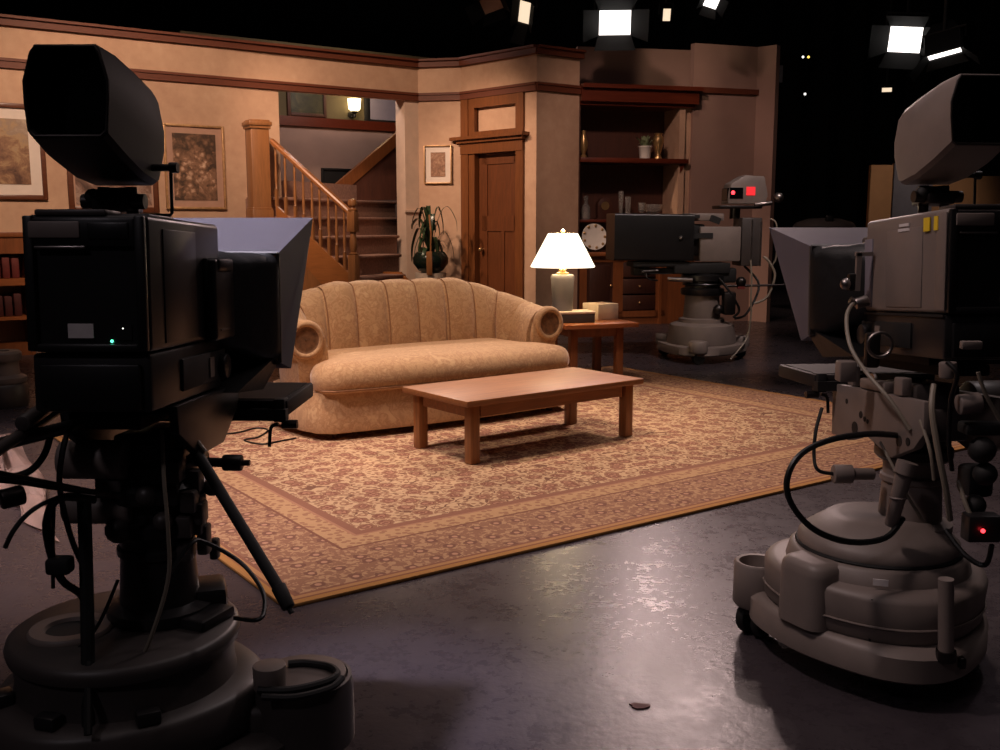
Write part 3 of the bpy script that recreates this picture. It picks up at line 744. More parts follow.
# arm fronts with scrolls
for sgn in (-1, 1):
    x0 = sgn*.915; c_ = Vector((x0+sgn*.015, .262, .592))
    b = B(); Mx = Matrix.Translation((c_.x, c_.y, c_.z)) @ Matrix.Rotation(pi/2, 4, 'X')
    pts = [(-sgn*.15+0, -.32), (-sgn*.145, -.05)]+[(.125*cos(a)*1.0, .125*sin(a)) for a in [pi*(1-j/14) if sgn > 0 else pi*j/14 for j in range(0, 15)]]+[(sgn*.12, -.06), (sgn*.05, -.13), (sgn*.05, -.32)]
    b.prism(pts, Mx, .03, .006); arm = b.build('arm_front', m_sofa, sf, smooth=40)
    b = B(); b.torus((c_.x, c_.y-.028, c_.z), .10, .022, Matrix.Rotation(pi/2, 3, 'X'), 28, 8); b.build('rolled_edge', m_sofa, arm, smooth=60)
    b = B(); b.lathe([(.095, 0), (.085, .006), (.06, -.004), (.035, -.012), (.012, -.016), (0, -.016)], (c_.x, c_.y-.034, c_.z), 28, RX(90)); b.sph((c_.x, c_.y-.024, c_.z), .013)
    b.build('scroll', m_sofadark, arm)

# ---------------------------------------------------------------- end table and what stands on it
et = thing('end_table', 'square wooden end table at the right end of the sofa', 'side table', (.695, 8.18, RUGZ), 90-70)
EH = .52; EW = .64
B().box((0, 0, EH-.018), (EW, EW, .036), None, .006).build('tabletop', m_endtable, et)
for sx in (-1, 1):
    for sy in (-1, 1): B().box((sx*(EW/2-.12), sy*(EW/2-.12), (EH-.036)/2), (.06, .06, EH-.036), None, .004).build('leg', m_endleg, et)
for a in range(4):
    R_ = RZ(a*90); B().box(R_ @ Vector((0, -(EW/2-.12), EH-.075)), ((EW-.30) if a % 2 == 0 else .024, .024 if a % 2 == 0 else EW-.30, .075)).build('apron', m_endleg, et, smooth=0)
lp = at(562.5, 309, 8.05)
bxl = thing('lacquer_box', 'low dark grey box with a pale lid under the table lamp', 'box', (lp.x+.075, lp.y+.0, EH+RUGZ), 14)
B().box((0, 0, .035), (.32, .21, .07), None, .006).build('box_body', m_boxd, bxl); B().box((0, 0, .08), (.33, .22, .02), None, .006).build('lid', m_box, bxl, label='pale lid')
lm = thing('table_lamp', 'lit table lamp with a white cone shade standing on the dark box', 'lamp', (lp.x, lp.y+.02, EH+RUGZ+.09))
B().lathe([(.08, 0), (.082, .01), (.086, .12), (.094, .25), (.096, .265), (.088, .285), (.05, .29), (0, .29)]).build('jar_base', m_lampbase, lm, smooth=45)
B().lathe([(.05, .285), (.05, .30), (.028, .305), (.02, .315), (.03, .32), (.03, .328), (.012, .335), (.012, .48), (0, .49)]).build('neck', m_gold, lm, smooth=45)
B().lathe([(.254, .345), (.257, .35), (.118, .61), (.112, .61)]+[(.25, .349), (.254, .345)]).build('shade', m_shade, lm, smooth=45)
B().lathe([(.012, .585), (.012, .62), (.02, .625), (.012, .64), (0, .645)]).build('finial', m_gold, lm, smooth=45)
B().sph((0, 0, .475), .04).build('bulb', glow('bulb_lit', (1, .8, .5, 1), 5), lm)
lamp_world = Vector((lp.x, lp.y+.02, EH+.535))
tp = at(604, 310, 8.32)
tb = thing('tissue_box', 'square pale cardboard box on the end table behind the lamp', 'box', (tp.x-.03, tp.y, EH+RUGZ), 33)
B().box((0, 0, .065), (.21, .21, .13), None, .004).build('carton', m_box, tb); B().lathe([(.045, 0), (.045, .003), (0, .003)], (0, 0, .1295)).build('opening', m_pinkmat, tb)

# ---------------------------------------------------------------- things at the far left
lb = thing('low_bookcase', 'low reddish wooden bookcase against the left wall', 'bookcase', at(-14, 350, 9.9)*1.0, 35)
lb.location.z = 0
b = B(); b.box((0, .15, 1.205), (.9, .36, .05), None, .008); b.box((-.43, .15, .59), (.04, .32, 1.18)); b.box((.43, .15, .59), (.04, .32, 1.18)); b.box((0, .30, .59), (.86, .02, 1.18)); b.box((0, .15, .06), (.86, .3, .12)); b.box((0, -.0, 1.10), (.82, .03, .16))
b.build('carcass', m_cabwood, lb)
for z in (.74, .38): B().box((0, .13, z), (.82, .30, .07 if z > .5 else .035)).build('shelf', m_endtable, lb, smooth=0)
bpy.context.view_layer.update()
Mlb = lb.matrix_basis
for r_, (z, m_, nm) in enumerate(((.776, m_maroon, 'upper'), (.3985, m_maroond, 'lower'))):
    for i in range(9):
        x = -.36+i*.085
        if r_ == 1 and i in (3,): continue
        hh = .20+.03*((i*7+r_*3) % 4)/4
        o = B().box((0, 0, hh/2), (.07, .2, hh), None, .01).build('book', m_, None)
        o.location = Mlb @ Vector((x, .11, z)); o.rotation_euler = lb.rotation_euler
        tag(o, 'thick maroon book in the row on the upper shelf at the left edge' if r_ == 0 else 'thick dark red book in the row on the lower shelf at the left edge', 'book', 'maroon books on the upper shelf' if r_ == 0 else 'dark red books on the lower shelf')
gp = at(4, 400, 7.25); gp.z = 0
ge = thing('equipment_pedestal', 'round grey steel equipment pedestal at the left edge behind the black camera', 'pedestal', gp)
B().lathe([(.16, 0), (.17, .02), (.17, .15), (.155, .17), (0, .17)]).build('base', m_greyd, ge, smooth=40)
B().lathe([(.16, .17), (.165, .18), (.165, .21), (.12, .23), (.115, .33), (0, .33)]).build('drum', m_grey, ge, smooth=40)
B().lathe([(.135, .33), (.14, .34), (.14, .385), (.125, .40), (.06, .40), (.055, .39), (0, .39)]).build('lid', m_grey, ge, smooth=40)
# crumpled pale canvas
rnd = random.Random(5); b = B()
n_ = 22; grid = []
A_ = Vector((-3.45, 6.1, 0)); Bq = Vector((-3.02, 6.2, 0)); Cq = Vector((-1.78, 3.98, 0)); Dq = Vector((-2.28, 4.55, 0))
for i in range(n_+1):
    row = []
    for j in range(n_+1):
        s_ = i/n_; q_ = j/n_
        p = (A_*(1-s_)+Bq*s_)*(1-q_)+(Dq*(1-s_)+Cq*s_)*q_
        z = .012+(.10*abs(sin(s_*7+q_*5+1.5*sin(q_*9)))+.05*abs(sin(s_*3-q_*11)))*(1-(2*s_-1)**2)*(1-(2*q_-1)**2)+rnd.uniform(0, .012)*(0 < i < n_ and 0 < j < n_)
        row.append(b.bm.verts.new(p+Vector((.03*sin(i*.5+j*.3), .03*sin(j*.6+i*.3), z))))
    grid.append(row)
for i in range(n_):
    for j in range(n_): b.bm.faces.new((grid[i][j], grid[i+1][j], grid[i+1][j+1], grid[i][j+1]))
g_ = bmesh.ops.solidify(b.bm, geom=b.bm.faces[:], thickness=.006)
tag(b.build('drop_cloth', m_sheet, smooth=25), 'crumpled pale canvas lying on the floor behind the left camera cables', 'cloth')
# small cable lying on the rug beside the sofa
pts = [at(x, y, 1) for x, y in ()]
def gz(px, py, z=RUGZ+.006):
    r = at(px, py, 1)-Vector((0, 0, H)); t_ = (z-H)/r.z; return Vector((r.x*t_, r.y*t_, z))
b = B(); b.tube([gz(*q) for q in ((214, 437), (226, 434), (240, 432), (256, 428), (268, 430), (258, 437), (244, 440), (262, 444), (280, 441), (296, 438))], .005, 6)
tag(b.build('floor_cable', m_bcable), 'thin black cable looped on the rug at the sofa corner', 'cable')

p_ = gz(640, 706, .002); b = B(); pts_ = [(.028*cos(a*pi/5)*(1+.3*sin(a*2.1)), .016*sin(a*pi/5)*(1+.2*cos(a*1.7))) for a in range(10)]
b.prism(pts_, Matrix.Translation((p_.x, p_.y, .0)), .004); tag(b.build('floor_scrap', m_maroond, smooth=0), 'small dark brown scrap lying on the shiny studio floor', 'scrap')
# ---------------------------------------------------------------- big pedestal cameras
def rrect(hx, hz, r, y, cx=0, cz=0, n=4):
    out = []
    for qx, qz, a0 in ((1, 1, 0), (-1, 1, 90), (-1, -1, 180), (1, -1, 270)):
        for i in range(n+1):
            a = radians(a0+90*i/n); out.append(Vector((cx+qx*(hx-r)+r*cos(a), y, cz+qz*(hz-r)+r*sin(a))))
    return out
def base_ring(r0, amp, th0, z, n=72, lob=3, sharp=1.0):
    out = []
    for i in range(n):
        a = 2*pi*i/n; c_ = cos(lob*(a-th0)); r = r0+amp*(max(0, .5+.5*c_)**1.6)
        out.append(Vector((r*cos(a), r*sin(a), z)))
    return out
def studio_camera(label, loc, rz, side, mats, lobes, head=(0, 0), tilt=-4, drop=0, rl=.092, lr=.395, vfo=(0, 0)):
    """side=+1: what we see best is the right flank, -1: the left flank"""
    mb, mside, mbase, mhood, mvf = mats
    o = thing('studio_camera', label, 'television camera', loc, rz, 'studio cameras')
    hx, hy = head
    TM = Matrix.Translation((hx, hy, 1.0-drop)) @ Matrix.Rotation(radians(tilt), 4, 'X') @ Matrix.Translation((0, 0, -1.0))
    def fin(b, name, m, parent=o, **kw):
        bmesh.ops.transform(b.bm, matrix=TM, verts=b.bm.verts[:]); return b.build(name, m, parent, **kw)
    # --- base
    th = radians(lobes[0])
    am = .10 if side > 0 else .055
    b = B(); b.rings([base_ring(.30, am, th, .075), base_ring(.315, am, th, .085), base_ring(.315, am, th, .15), base_ring(.30, am*.9, th, .165), base_ring(.285, .05, th, .17)])
    b.build('base_skirt', mbase, o, smooth=50)
    if side < 0:
        b = B(); b.rings([base_ring(.285, .03, th, .165), base_ring(.297, .03, th, .18), base_ring(.306, .02, th, .283), base_ring(.300, .015, th, .297), base_ring(.284, .01, th, .304), base_ring(.262, .0, th, .308), base_ring(.252, .0, th, .345), base_ring(.24, 0, th, .352), base_ring(.225, .0, th, .356)])
        hull = b.build('base_hull', mbase, o, smooth=50)
        rr_ = base_ring(.3035, .025, th, .215); b = B(); b.tube(rr_+[rr_[0]], .0035, 6, smooth=False); b.build('seam', mbase, hull)
        b = B(); b.lathe([(.226, .35), (.230, .362), (.228, .382), (.215, .396), (.145, .445), (.11, .45), (0, .45)], n=56); b.build('turntable', mbase, o, smooth=40)
        b = B(); b.torus((0, 0, .358), .231, .006, None, 56, 6); b.build('turntable_gasket', m_blackm, o)
        # rounded cover block beside the caster
        M_ = Matrix.Rotation(radians(203), 4, 'Z') @ Matrix.Translation((.250, 0, .165))
        b = B(); b.rings([[M_ @ Vector((p.x*k_, p.z*k_, z)) for p in rrect(.075, .085, .045, 0, 0, 0, 5)] for k_, z in ((1.02, 0), (1.0, .15), (.96, .172), (.84, .185), (.6, .19))]); b.build('side_cover', mbase, o, smooth=50)
        b = B(); b.box((.3085*cos(radians(243)), .3085*sin(radians(243)), .232), (.008, .006, .12), RZ(243)); b.build('cover_joint', m_blackm, hull, smooth=0)
    else:
        b = B(); b.rings([base_ring(.27, .03, th, .17), base_ring(.28, .03, th, .19), base_ring(.285, .02, th, .262), base_ring(.275, .015, th, .274), base_ring(.242, .0, th, .28), base_ring(.238, .0, th, .30), base_ring(.238, 0, th, .365)])
        hull = b.build('base_hull', mbase, o, smooth=50)
        for a in (215, 255, 300): c_ = Vector((.26*cos(radians(a)), .26*sin(radians(a)), .29)); b = B(); b.box(c_, (.05, .035, .03), RZ(a+90), .006); b.build('hull_bolt_block', m_charcoal, hull)
        b = B(); b.lathe([(.238, .355), (.25, .362), (.254, .378), (.25, .392), (.24, .399), (.10, .402), (0, .402)], n=64); b.build('turntable', mbase, o, smooth=40)
        b = B(); b.lathe([(.052, .402), (.056, .412), (.085, .412), (.09, .406), (.09, .400)], (-.105, -.05, 0), 32); fr_ = b.build('filler_ring', m_grey, o, smooth=40)
        b = B(); b.cyl((-.105, -.05, .401), (-.105, -.05, .404), .052, n=28); b.build('filler_opening', m_blackm, fr_)
        b = B(); b.box((.12, .10, .43), (.16, .12, .06), RZ(20), .015); b.box((.17, .02, .41), (.1, .12, .03), RZ(-20), .01); b.build('turntable_clamp', m_charcoal, o)
    for k_, a in enumerate(lobes):
        c_ = Vector((lr*cos(radians(a)), lr*sin(radians(a)), 0))
        if k_ == 2: c_ = c_*.66
        lob = hull
        if k_ < 2:
            top_ = [(rl-.006, .245), (rl-.016, .243), (rl-.02, .205), (0, .20)] if side < 0 else [(rl-.004, .262), (rl-.012, .264), (rl-.014, .258), (rl-.05, .258), (rl-.052, .266), (0, .266)]
            b = B(); b.lathe([(rl*.9, .10), (rl, .11), (rl, .238)]+top_, c_, 36)
            b.box(c_*.70+Vector((0, 0, .165)), (.16, rl*1.5, .12), RZ(a), .02)
            lob = b.build('caster_housing', mbase, o, smooth=45)
            if side > 0: b = B(); b.cyl(c_+Vector((0, 0, .264)), c_+Vector((0, 0, .270)), rl*.86, n=36, bev=.002); b.build('caster_cover', m_grey, lob)
        ax = RZ(a+70) @ Vector((0, 1, 0))
        for s_ in (-.028, .028): b = B(); b.cyl(c_+ax*(s_-.016)+Vector((0, 0, .055)), c_+ax*(s_+.016)+Vector((0, 0, .055)), .055, n=24, bev=.008); b.build('caster_wheel', m_rubber, lob)
        b = B(); b.box(c_+Vector((0, 0, .09)), (.05, .09, .03), RZ(a)); b.build('caster_fork', m_dmetal, lob)
    # --- column
    cx, cy = hx, hy*.6
    b = B(); b.lathe([(.115, .40), (.12, .41), (.12, .43), (.09, .44), (.083, .55), (.09, .555), (.09, .57), (.083, .575), (.083, .60), (.085, .605), (.085, .64), (.0, .64)], (cx, cy, 0)); b.build('column', mbase if side < 0 else m_charcoal, o, smooth=40)
    b = B()
    if side < 0: b.lathe([(.10, .62), (.11, .63), (.11, .655), (.09, .665), (.09, .70), (0, .70)], (cx, cy, 0))
    else: b.lathe([(.095, .60), (.105, .61), (.105, .635), (.09, .645), (.09, .68), (.115, .69), (.118, .72), (.1, .735), (.1, .77), (.08, .78), (.08, .82), (0, .82)], (cx, cy, 0))
    b.build('pan_bearing', m_greyd if side < 0 else m_charcoal, o, smooth=40)
    # --- head
    b = B(); b.box((0, 0, .735), (.17, .24, .09), None, .012); b.box((0, .0, .80), (.13, .2, .1), None, .01); fin(b, 'pan_head', m_charcoal if side > 0 else m_greyd)
    if side < 0:
        for s_ in (-1, 1):
            pl_ = [(.30, .822), (.30, .66), (.18, .655), (.05, .69), (-.10, .645), (-.23, .69), (-.28, .735), (-.28, .822)]
            b = B(); b.prism(pl_, Matrix(((0, 0, 1, s_*.125-.012), (1, 0, 0, 0), (0, 1, 0, 0), (0, 0, 0, 1))), .024, .003)
            cp_ = fin(b, 'cradle_plate', mside, smooth=30)
            for yy, zz, r_ in ((.19, .775, .008), (.09, .745, .011), (.065, .735, .008), (.045, .73, .007), (-.15, .70, .016), (-.2, .705, .012), (.13, .70, .02)):
                b = B(); b.cyl((s_*.1371, yy, zz), (s_*.1385, yy, zz), r_, n=12); fin(b, 'bolt_hole', m_blackm, cp_)
        for yy, sz in ((.02, (.03, .16, .03)), (-.14, (.03, .05, .05)), (.17, (.025, .04, .06))):
            b = B(); b.box((-.125, yy, .855+sz[2]/2-.03), sz, None, .005); fin(b, 'cradle_bracket', m_grey)
        b = B(); b.torus((-.13, .03, .85), .02, .006, RY(90), 18, 6); fin(b, 'lifting_ring', m_metal)
        b = B(); b.cyl((.13, -.02, .79), (.24, -.02, .79), .062, n=28, bev=.008); fin(b, 'tilt_drag_drum', m_greyd)
    else:
        for s_ in (-1, 1):
            pl_ = [(-.22, .93), (-.21, .87), (-.08, .80), (.10, .80), (.22, .87), (.25, .93)]
            b = B(); b.prism(pl_, Matrix(((0, 0, 1, s_*.115-.01), (1, 0, 0, 0), (0, 1, 0, 0), (0, 0, 0, 1))), .02, .003); fin(b, 'cradle_plate', m_charcoal, smooth=30)
        for z, x0, r_, yy in ((.80, -.165, .043, -.13), (.685, -.175, .036, -.10)):
            b = B(); b.cyl((x0, yy, z), (-.02, yy, z), r_, n=28, bev=.008); fin(b, 'drag_drum', m_grey)
        b = B(); b.cyl((.10, -.02, .775), (.165, -.03, .775), .011, n=12); fin(b, 'tilt_lock_arm', m_black)
        b = B(); b.cyl((.160, -.03, .775), (.205, -.03, .775), .019, n=18, bev=.005); b.cyl((.205, -.03, .775), (.222, -.03, .775), .007, n=10); fin(b, 'tilt_lock_knob', m_black)
        for q, r_ in (((.13, -.02, .715), .02), ((-.05, -.12, .64), .03), ((.02, -.13, .72), .025), ((.05, -.12, .66), .022)):
            b = B(); b.sph(q, r_, n=14); fin(b, 'lock_knob', m_greyd)
        for q, sz in (((.105, -.05, .66), (.03, .05, .09)), ((.115, -.04, .60), (.025, .04, .07)), ((.1, -.06, .74), (.04, .04, .05)), ((.07, -.1, .80), (.05, .04, .04)), ((-.06, -.12, .74), (.06, .05, .05)), ((.12, .02, .56), (.02, .03, .05))):
            b = B(); b.box(q, sz, None, .006); fin(b, 'head_block', m_greyd)
    b = B(); b.box((0, .0, .925), (.20, .46, .02)); b.box((0, 0, .90), (.12, .5, .03), None, .004); fin(b, 'wedge_plate', m_blackm)
    # --- body
    b = B(); b.box((0, -.11, .992), (.236, .455, .116), None, .008); lb_ = fin(b, 'lower_body', mb)
    b = B(); b.box((0, -.11, 1.186), (.24, .46, .268), None, .012, 3); body = fin(b, 'camera_body', mside if side < 0 else mb)
    b = B()
    for x_ in (-1, 1): b.box((x_*.108, -.346, 1.186), (.020, .016, .262), None, .004)
    b.box((0, -.346, 1.062), (.2, .016, .016), None, .004); b.box((0, -.346, 1.285), (.2, .016, .055), None, .004); b.box((0, -.340, 1.17), (.2, .006, .21)); rp = fin(b, 'rear_panel', m_black)
    b = B(); b.box((-.055, -.355, 1.29), (.10, .006, .032), None, .003); fin(b, 'switch_panel', m_grey, rp)
    b = B(); b.box((.05, -.355, 1.288), (.08, .006, .032), None, .003); fin(b, 'switch_panel', m_black, rp)
    b = B(); b.box((-.045, -.355, 1.256), (.10, .006, .006), None, .002); fin(b, 'edge_rail', m_metal, rp)
    b = B(); b.box((-.03, -.30, 1.324), (.14, .08, .012), None, .004); b.box((.04, -.2, 1.322), (.12, .14, .006), None, .003); fin(b, 'top_cover', m_greyd, body)
    b = B(); b.box((0, -.343, .985), (.2, .014, .09), None, .005); fin(b, 'rear_socket_panel', m_black, lb_)
    for s_ in (-1, 1):
        if side < 0:
            b = B(); b.box((s_*.1205, -.12, 1.175), (.004, .20, .215), None, .0015); fin(b, 'side_door', mside, body)
            b = B(); b.box((s_*.1205, .095, 1.165), (.006, .05, .20), None, .002); fin(b, 'side_strip', m_hoodl, body)
            b = B(); b.box((s_*.121, -.315, 1.186), (.004, .05, .25), None, .0015); fin(b, 'corner_post', mside, body)
            b = B(); b.box((s_*.1205, -.11, 1.0475), (.004, .45, .007)); fin(b, 'body_joint', m_blackm, body)
        else:
            b = B(); b.box((s_*.1205, -.16, 1.18), (.004, .20, .23), None, .0015); fin(b, 'side_door', mb, body)
            b = B(); b.box((s_*.132, .07, 1.145), (.03, .15, .19), None, .01, 3); b.box((s_*.135, .07, 1.225), (.035, .11, .03), None, .008); md_ = fin(b, 'side_module', mside, body)
            b = B(); b.box((s_*.1475, .06, 1.075), (.003, .07, .004)); fin(b, 'module_rail', m_metal, md_)
            b = B(); b.box((s_*.1245, .0, 1.2), (.012, .02, .08), None, .004); fin(b, 'door_latch', m_blackm, body)
        b = B(); b.box((s_*.120, -.02, .99), (.008, .3, .07), None, .003); cp2 = fin(b, 'connector_panel', m_blackm, lb_)
        b = B(); b.cyl((s_*.12, .10, .985), (s_*.14, .10, .985), .030, n=18, bev=.004); fin(b, 'round_socket', m_charcoal, lb_)
        b = B(); b.box((s_*.125, .02, .99), (.004, .03, .045)); fin(b, 'socket_label', m_grey, lb_)
    b = B(); b.box((0, .17, 1.18), (.17, .12, .2), None, .01); b.cyl((0, .2, 1.15), (0, .36, 1.15), .075, .085, 28); b.cyl((0, .36, 1.15), (0, .40, 1.15), .095, .1, 28); fin(b, 'lens_barrel', m_black)
    b = B(); b.box((-.015 if side > 0 else .05, -.3445, 1.095), (.05, .003, .028)); fin(b, 'paper_tag', m_label, rp)
    b = B(); b.sph((.045, -.344, 1.075), .0032, n=8); fin(b, 'green_led', m_green, rp)
    b = B(); b.sph((.068, -.344, 1.10), .0022, n=8); fin(b, 'white_led', m_wled, rp)
    b = B(); b.box((.07, -.344, 1.092), (.03, .003, .03))
    fin(b, 'control_plate', m_charcoal, rp)
    # --- prompter hood
    ry = .30; W2_, zt, zb = .215, 1.255, .975
    yt, yb = .66, .35; fw = .232 if side > 0 else .222; ft = 1.364 if side > 0 else 1.338; fb = .955
    b = B()
    ro = [Vector((-W2_, ry, zb)), Vector((W2_, ry, zb)), Vector((W2_, ry, zt)), Vector((-W2_, ry, zt))]
    fo = [Vector((-fw, yb, fb)), Vector((fw, yb, fb)), Vector((fw, yt, ft)), Vector((-fw, yt, ft))]
    vo = [b.bm.verts.new(p) for p in ro]; vf = [b.bm.verts.new(p) for p in fo]
    for i in range(4): j = (i+1) % 4; b.bm.faces.new((vo[i], vo[j], vf[j], vf[i]))
    bmesh.ops.solidify(b.bm, geom=b.bm.faces[:], thickness=.008)
    hood = fin(b, 'prompter_hood', mhood, smooth=20)
    b = B()
    for i in range(4): b.tube([ro[i], ro[(i+1) % 4]], .006, 6, smooth=False)
    fin(b, 'rear_rim', m_greyd, hood)
    rg = []
    for t_ in (0, .06, .14, .3, .45, .6, .75, .88, 1):
        e = max(0, (t_-.1)/.9)**1.3; k_ = 1-e
        rg.append(rrect(.12+(.214-.12)*k_+.005*sin(t_*23), .11+(.139-.11)*k_+.004*cos(t_*17), .03+.03*t_, .306-.20*t_, 0, 1.15+(1.115-1.15)*k_))
    b = B(); b.rings(rg, False, False); fin(b, 'lens_shroud', m_cloth, smooth=60)
    b = B(); b.rings([[Vector((-.205, .29, .99)), Vector((.205, .29, .99)), Vector((.205, .33, .975)), Vector((-.205, .33, .975))], [Vector((-.16, .10, .92)), Vector((.16, .10, .92)), Vector((.17, .30, .905)), Vector((-.17, .30, .905))]]); fin(b, 'shroud_apron', m_cloth, smooth=0)
    # prompter monitor below the hood
    mz = .862 if side > 0 else .835; mw = .235 if side > 0 else .20
    b = B(); b.box((0, .45, mz), (mw*2, .32, .042), RX(2), .006); b.box((0, .45, mz+.021), (mw*2-.03, .29, .004), RX(2)); tr = fin(b, 'prompter_monitor', m_vf, smooth=30)
    b = B(); b.box((0, .20, mz+.01), (.08, .3, .03)); b.box((side*(mw-.02), .30, mz-.01), (.03, .05, .06), None, .004); b.box((side*mw*.55, .28, mz-.02), (mw*.9, .03, .03)); fin(b, 'monitor_bracket', m_blackm, tr)
    b = B(); b.cyl((side*(mw-.02), .31, mz-.05), (side*(mw+.02), .31, mz-.05), .012, n=10); b.tube([(side*(mw-.03), .31, mz-.05), (side*(mw-.05), .31, mz-.06), (side*(mw-.055), .31, mz-.11)], .005); fin(b, 'monitor_clamp', m_dmetal, tr)
    # --- viewfinder
    def vring(y, zt_, zb_, wt, wm, wb, s=0):
        zm = zb_+(zt_-zb_)*.5
        P_ = [(wt-.008, zt_), (wt, zt_-.012), (wm, zm+.02), (wm*.99, zm-.02), (wb, zb_+.01), (wb-.012, zb_)]
        P_ = P_+[(-x, z) for x, z in reversed(P_)]
        return [Vector((x+vfo[0], y+.19, z+.018+vfo[1])) for x, z in P_]
    b = B()
    rg = [vring(-.44, 1.618, 1.455, .064, .080, .074), vring(-.447, 1.622, 1.45, .067, .083, .077), vring(-.443, 1.628, 1.445, .070, .086, .080), vring(-.36, 1.622, 1.412, .075, .089, .083), vring(-.26, 1.604, 1.384, .077, .090, .081), vring(-.17, 1.586, 1.374, .077, .088, .076), vring(-.14, 1.574, 1.38, .074, .085, .07), vring(-.128, 1.558, 1.392, .066, .076, .06)]
    b.rings(rg, False, True); vfh = fin(b, 'viewfinder', mvf, smooth=24)
    b = B(); b.rings([vring(-.445, 1.618, 1.456, .063, .079, .073), vring(-.40, 1.605, 1.465, .055, .070, .064), vring(-.36, 1.60, 1.468, .05, .066, .06)], False, True); fin(b, 'viewfinder_screen', m_blackgloss, vfh, smooth=30)
    b = B(); rr_ = vring(-.447, 1.623, 1.449, .068, .084, .078); b.tube(rr_+[rr_[0]], .003, 6, smooth=False); fin(b, 'hood_rim', m_dmetal, vfh)
    mx, my, mz_ = vfo[0], -.02, vfo[1]
    b = B(); b.box((mx, my, 1.345+mz_), (.08, .1, .03), None, .006); b.cyl((mx-.03, my, 1.31), (mx-.03, my, 1.385+mz_), .014, n=12); b.cyl((mx+.035, my, 1.31), (mx+.03, my, 1.385+mz_), .014, n=12); b.cyl((mx-.07, my-.02, 1.352+mz_), (mx+.07, my-.02, 1.352+mz_), .017, n=14); b.box((mx, my+.03, 1.37+mz_), (.05, .06, .03), None, .006); fin(b, 'viewfinder_mount', m_dmetal)
    for q in ((-.045, -.045, 1.362), (.02, -.05, 1.35)):
        b = B(); b.sph((mx+q[0], q[1], q[2]+mz_), .019, n=12); fin(b, 'mount_knob', m_blackm)
    b = B(); b.tube([(mx+.05, my, 1.335), (mx+.117, my, 1.335), (mx+.122, my, 1.34), (mx+.122, my, 1.445)], .004, 6, smooth=False); b.cyl((mx+.08, my, 1.44), (mx+.13, my, 1.44), .008, n=10); b.cyl((mx+.12, my, 1.44), (mx+.138, my, 1.44), .012, n=12); fin(b, 'support_rod', m_black)
    return o, fin

# left camera (black, seen from behind)
LCx, LCy = -.855, 2.20
lc, lfin = studio_camera('black studio camera on a pedestal at the left, seen from behind', (LCx, LCy, 0), -1.5, +1, (m_charcoal, m_charcoal, m_greyd, m_hoodl, m_vf), (5, 125, 245), head=(.06, .10), tilt=-2.5, drop=.014, rl=.118, vfo=(-.064, .012))
def wtube(o, name, pts, r, m, n=8):
    b = B(); b.tube([at(*p) for p in pts], r, n); return b.build(name, m, o, world=True)
# pan bars
b = B(); b.cyl(at(189, 440, 2.22), at(280, 590, 2.02), .0125, n=14); b.cyl(at(278, 586, 2.025), at(289, 608, 2.0), .016, .014, n=14, bev=.003); b.cyl(at(289, 608, 2.0), at(292, 613, 1.995), .006, n=8); b.build('pan_bar', m_blackm, lc, world=True)
b = B(); b.cyl(at(60, 408, 2.15), at(-20, 462, 1.8), .012, n=14); b.cyl(at(52, 403, 2.1), at(22, 424, 1.95), .016, n=14, bev=.004); b.build('pan_bar', m_greyd, lc, world=True)
b = B(); b.cyl(at(95, 420, 2.15), at(-10, 447, 1.9), .014, n=14); b.build('zoom_handle', m_charcoal, lc, world=True)
b = B(); b.cyl(at(120, 497, 2.1), at(-15, 470, 1.85), .005, n=8); b.cyl(at(0, 500, 1.9), at(24, 494, 1.93), .02, n=14, bev=.005); b.build('cable_guide_rod', m_dmetal, lc, world=True)
wtube(lc, 'cable', [(52, 430, 2.05), (44, 455, 2.0), (28, 472, 1.95), (0, 478, 1.9), (-30, 474, 1.85)], .007, m_bcable)
wtube(lc, 'cable', [(90, 420, 2.1), (70, 430, 2.03), (62, 455, 2.0), (60, 490, 2.0), (72, 540, 2.05), (90, 580, 2.1)], .006, m_bcable)
wtube(lc, 'cable', [(120, 495, 2.1), (60, 488, 2.0), (20, 482, 1.95), (-20, 478, 1.9)], .006, m_bcable)
wtube(lc, 'cable', [(80, 494, 2.03), (52, 500, 2.0), (30, 512, 1.98), (14, 530, 1.95), (5, 548, 1.94)], .005, m_bcable)
wtube(lc, 'cable', [(95, 500, 2.05), (60, 498, 2.0), (47, 520, 2.0), (50, 550, 2.0), (62, 580, 2.02), (84, 600, 2.05), (88, 650, 2.0), (88, 735, 1.9)], .0085, m_bcable)
wtube(lc, 'cable', [(54, 500, 2.0), (53, 540, 2.0), (54, 565, 2.0)], .004, m_bcable)
wtube(lc, 'cable', [(162, 430, 2.12), (164, 480, 2.08), (168, 530, 2.06), (168, 580, 2.05), (150, 640, 2.04), (137, 667, 2.06)], .0045, m_gcable)
wtube(lc, 'cable', [(165, 580, 2.08), (190, 545, 2.12), (204, 542, 2.15), (240, 562, 2.15), (262, 590, 2.1), (264, 612, 2.05), (256, 620, 2.03), (235, 618, 2.08)], .005, m_bcable)
wtube(lc, 'cable', [(205, 452, 2.2), (185, 425, 2.2), (180, 408, 2.2)], .006, m_gcable)
b = B(); b.box(at(60, 565, 2.0), (.05, .04, .035), None, .008); b.cyl(at(53, 575, 2.0), at(53, 588, 2.0), .004); b.build('cable_connector', m_blackm, lc, world=True)
wtube(lc, 'cable', [(118, 580, 2.1), (95, 630, 2.08), (58, 667, 2.05)], .004, m_bcable)
b = B(); b.tube([at(84, 500, 2.04), at(87, 600, 2.02), at(89, 742, 1.95)], .014, 10); b.build('drop_tube', m_blackm, lc, world=True)
fc = gz(270, 688, .266); b = B(); b.cyl(fc, fc+Vector((0, 0, .056)), .036, .037, n=24, bev=.003); b.build('filler_cap', m_grey, lc, world=True)
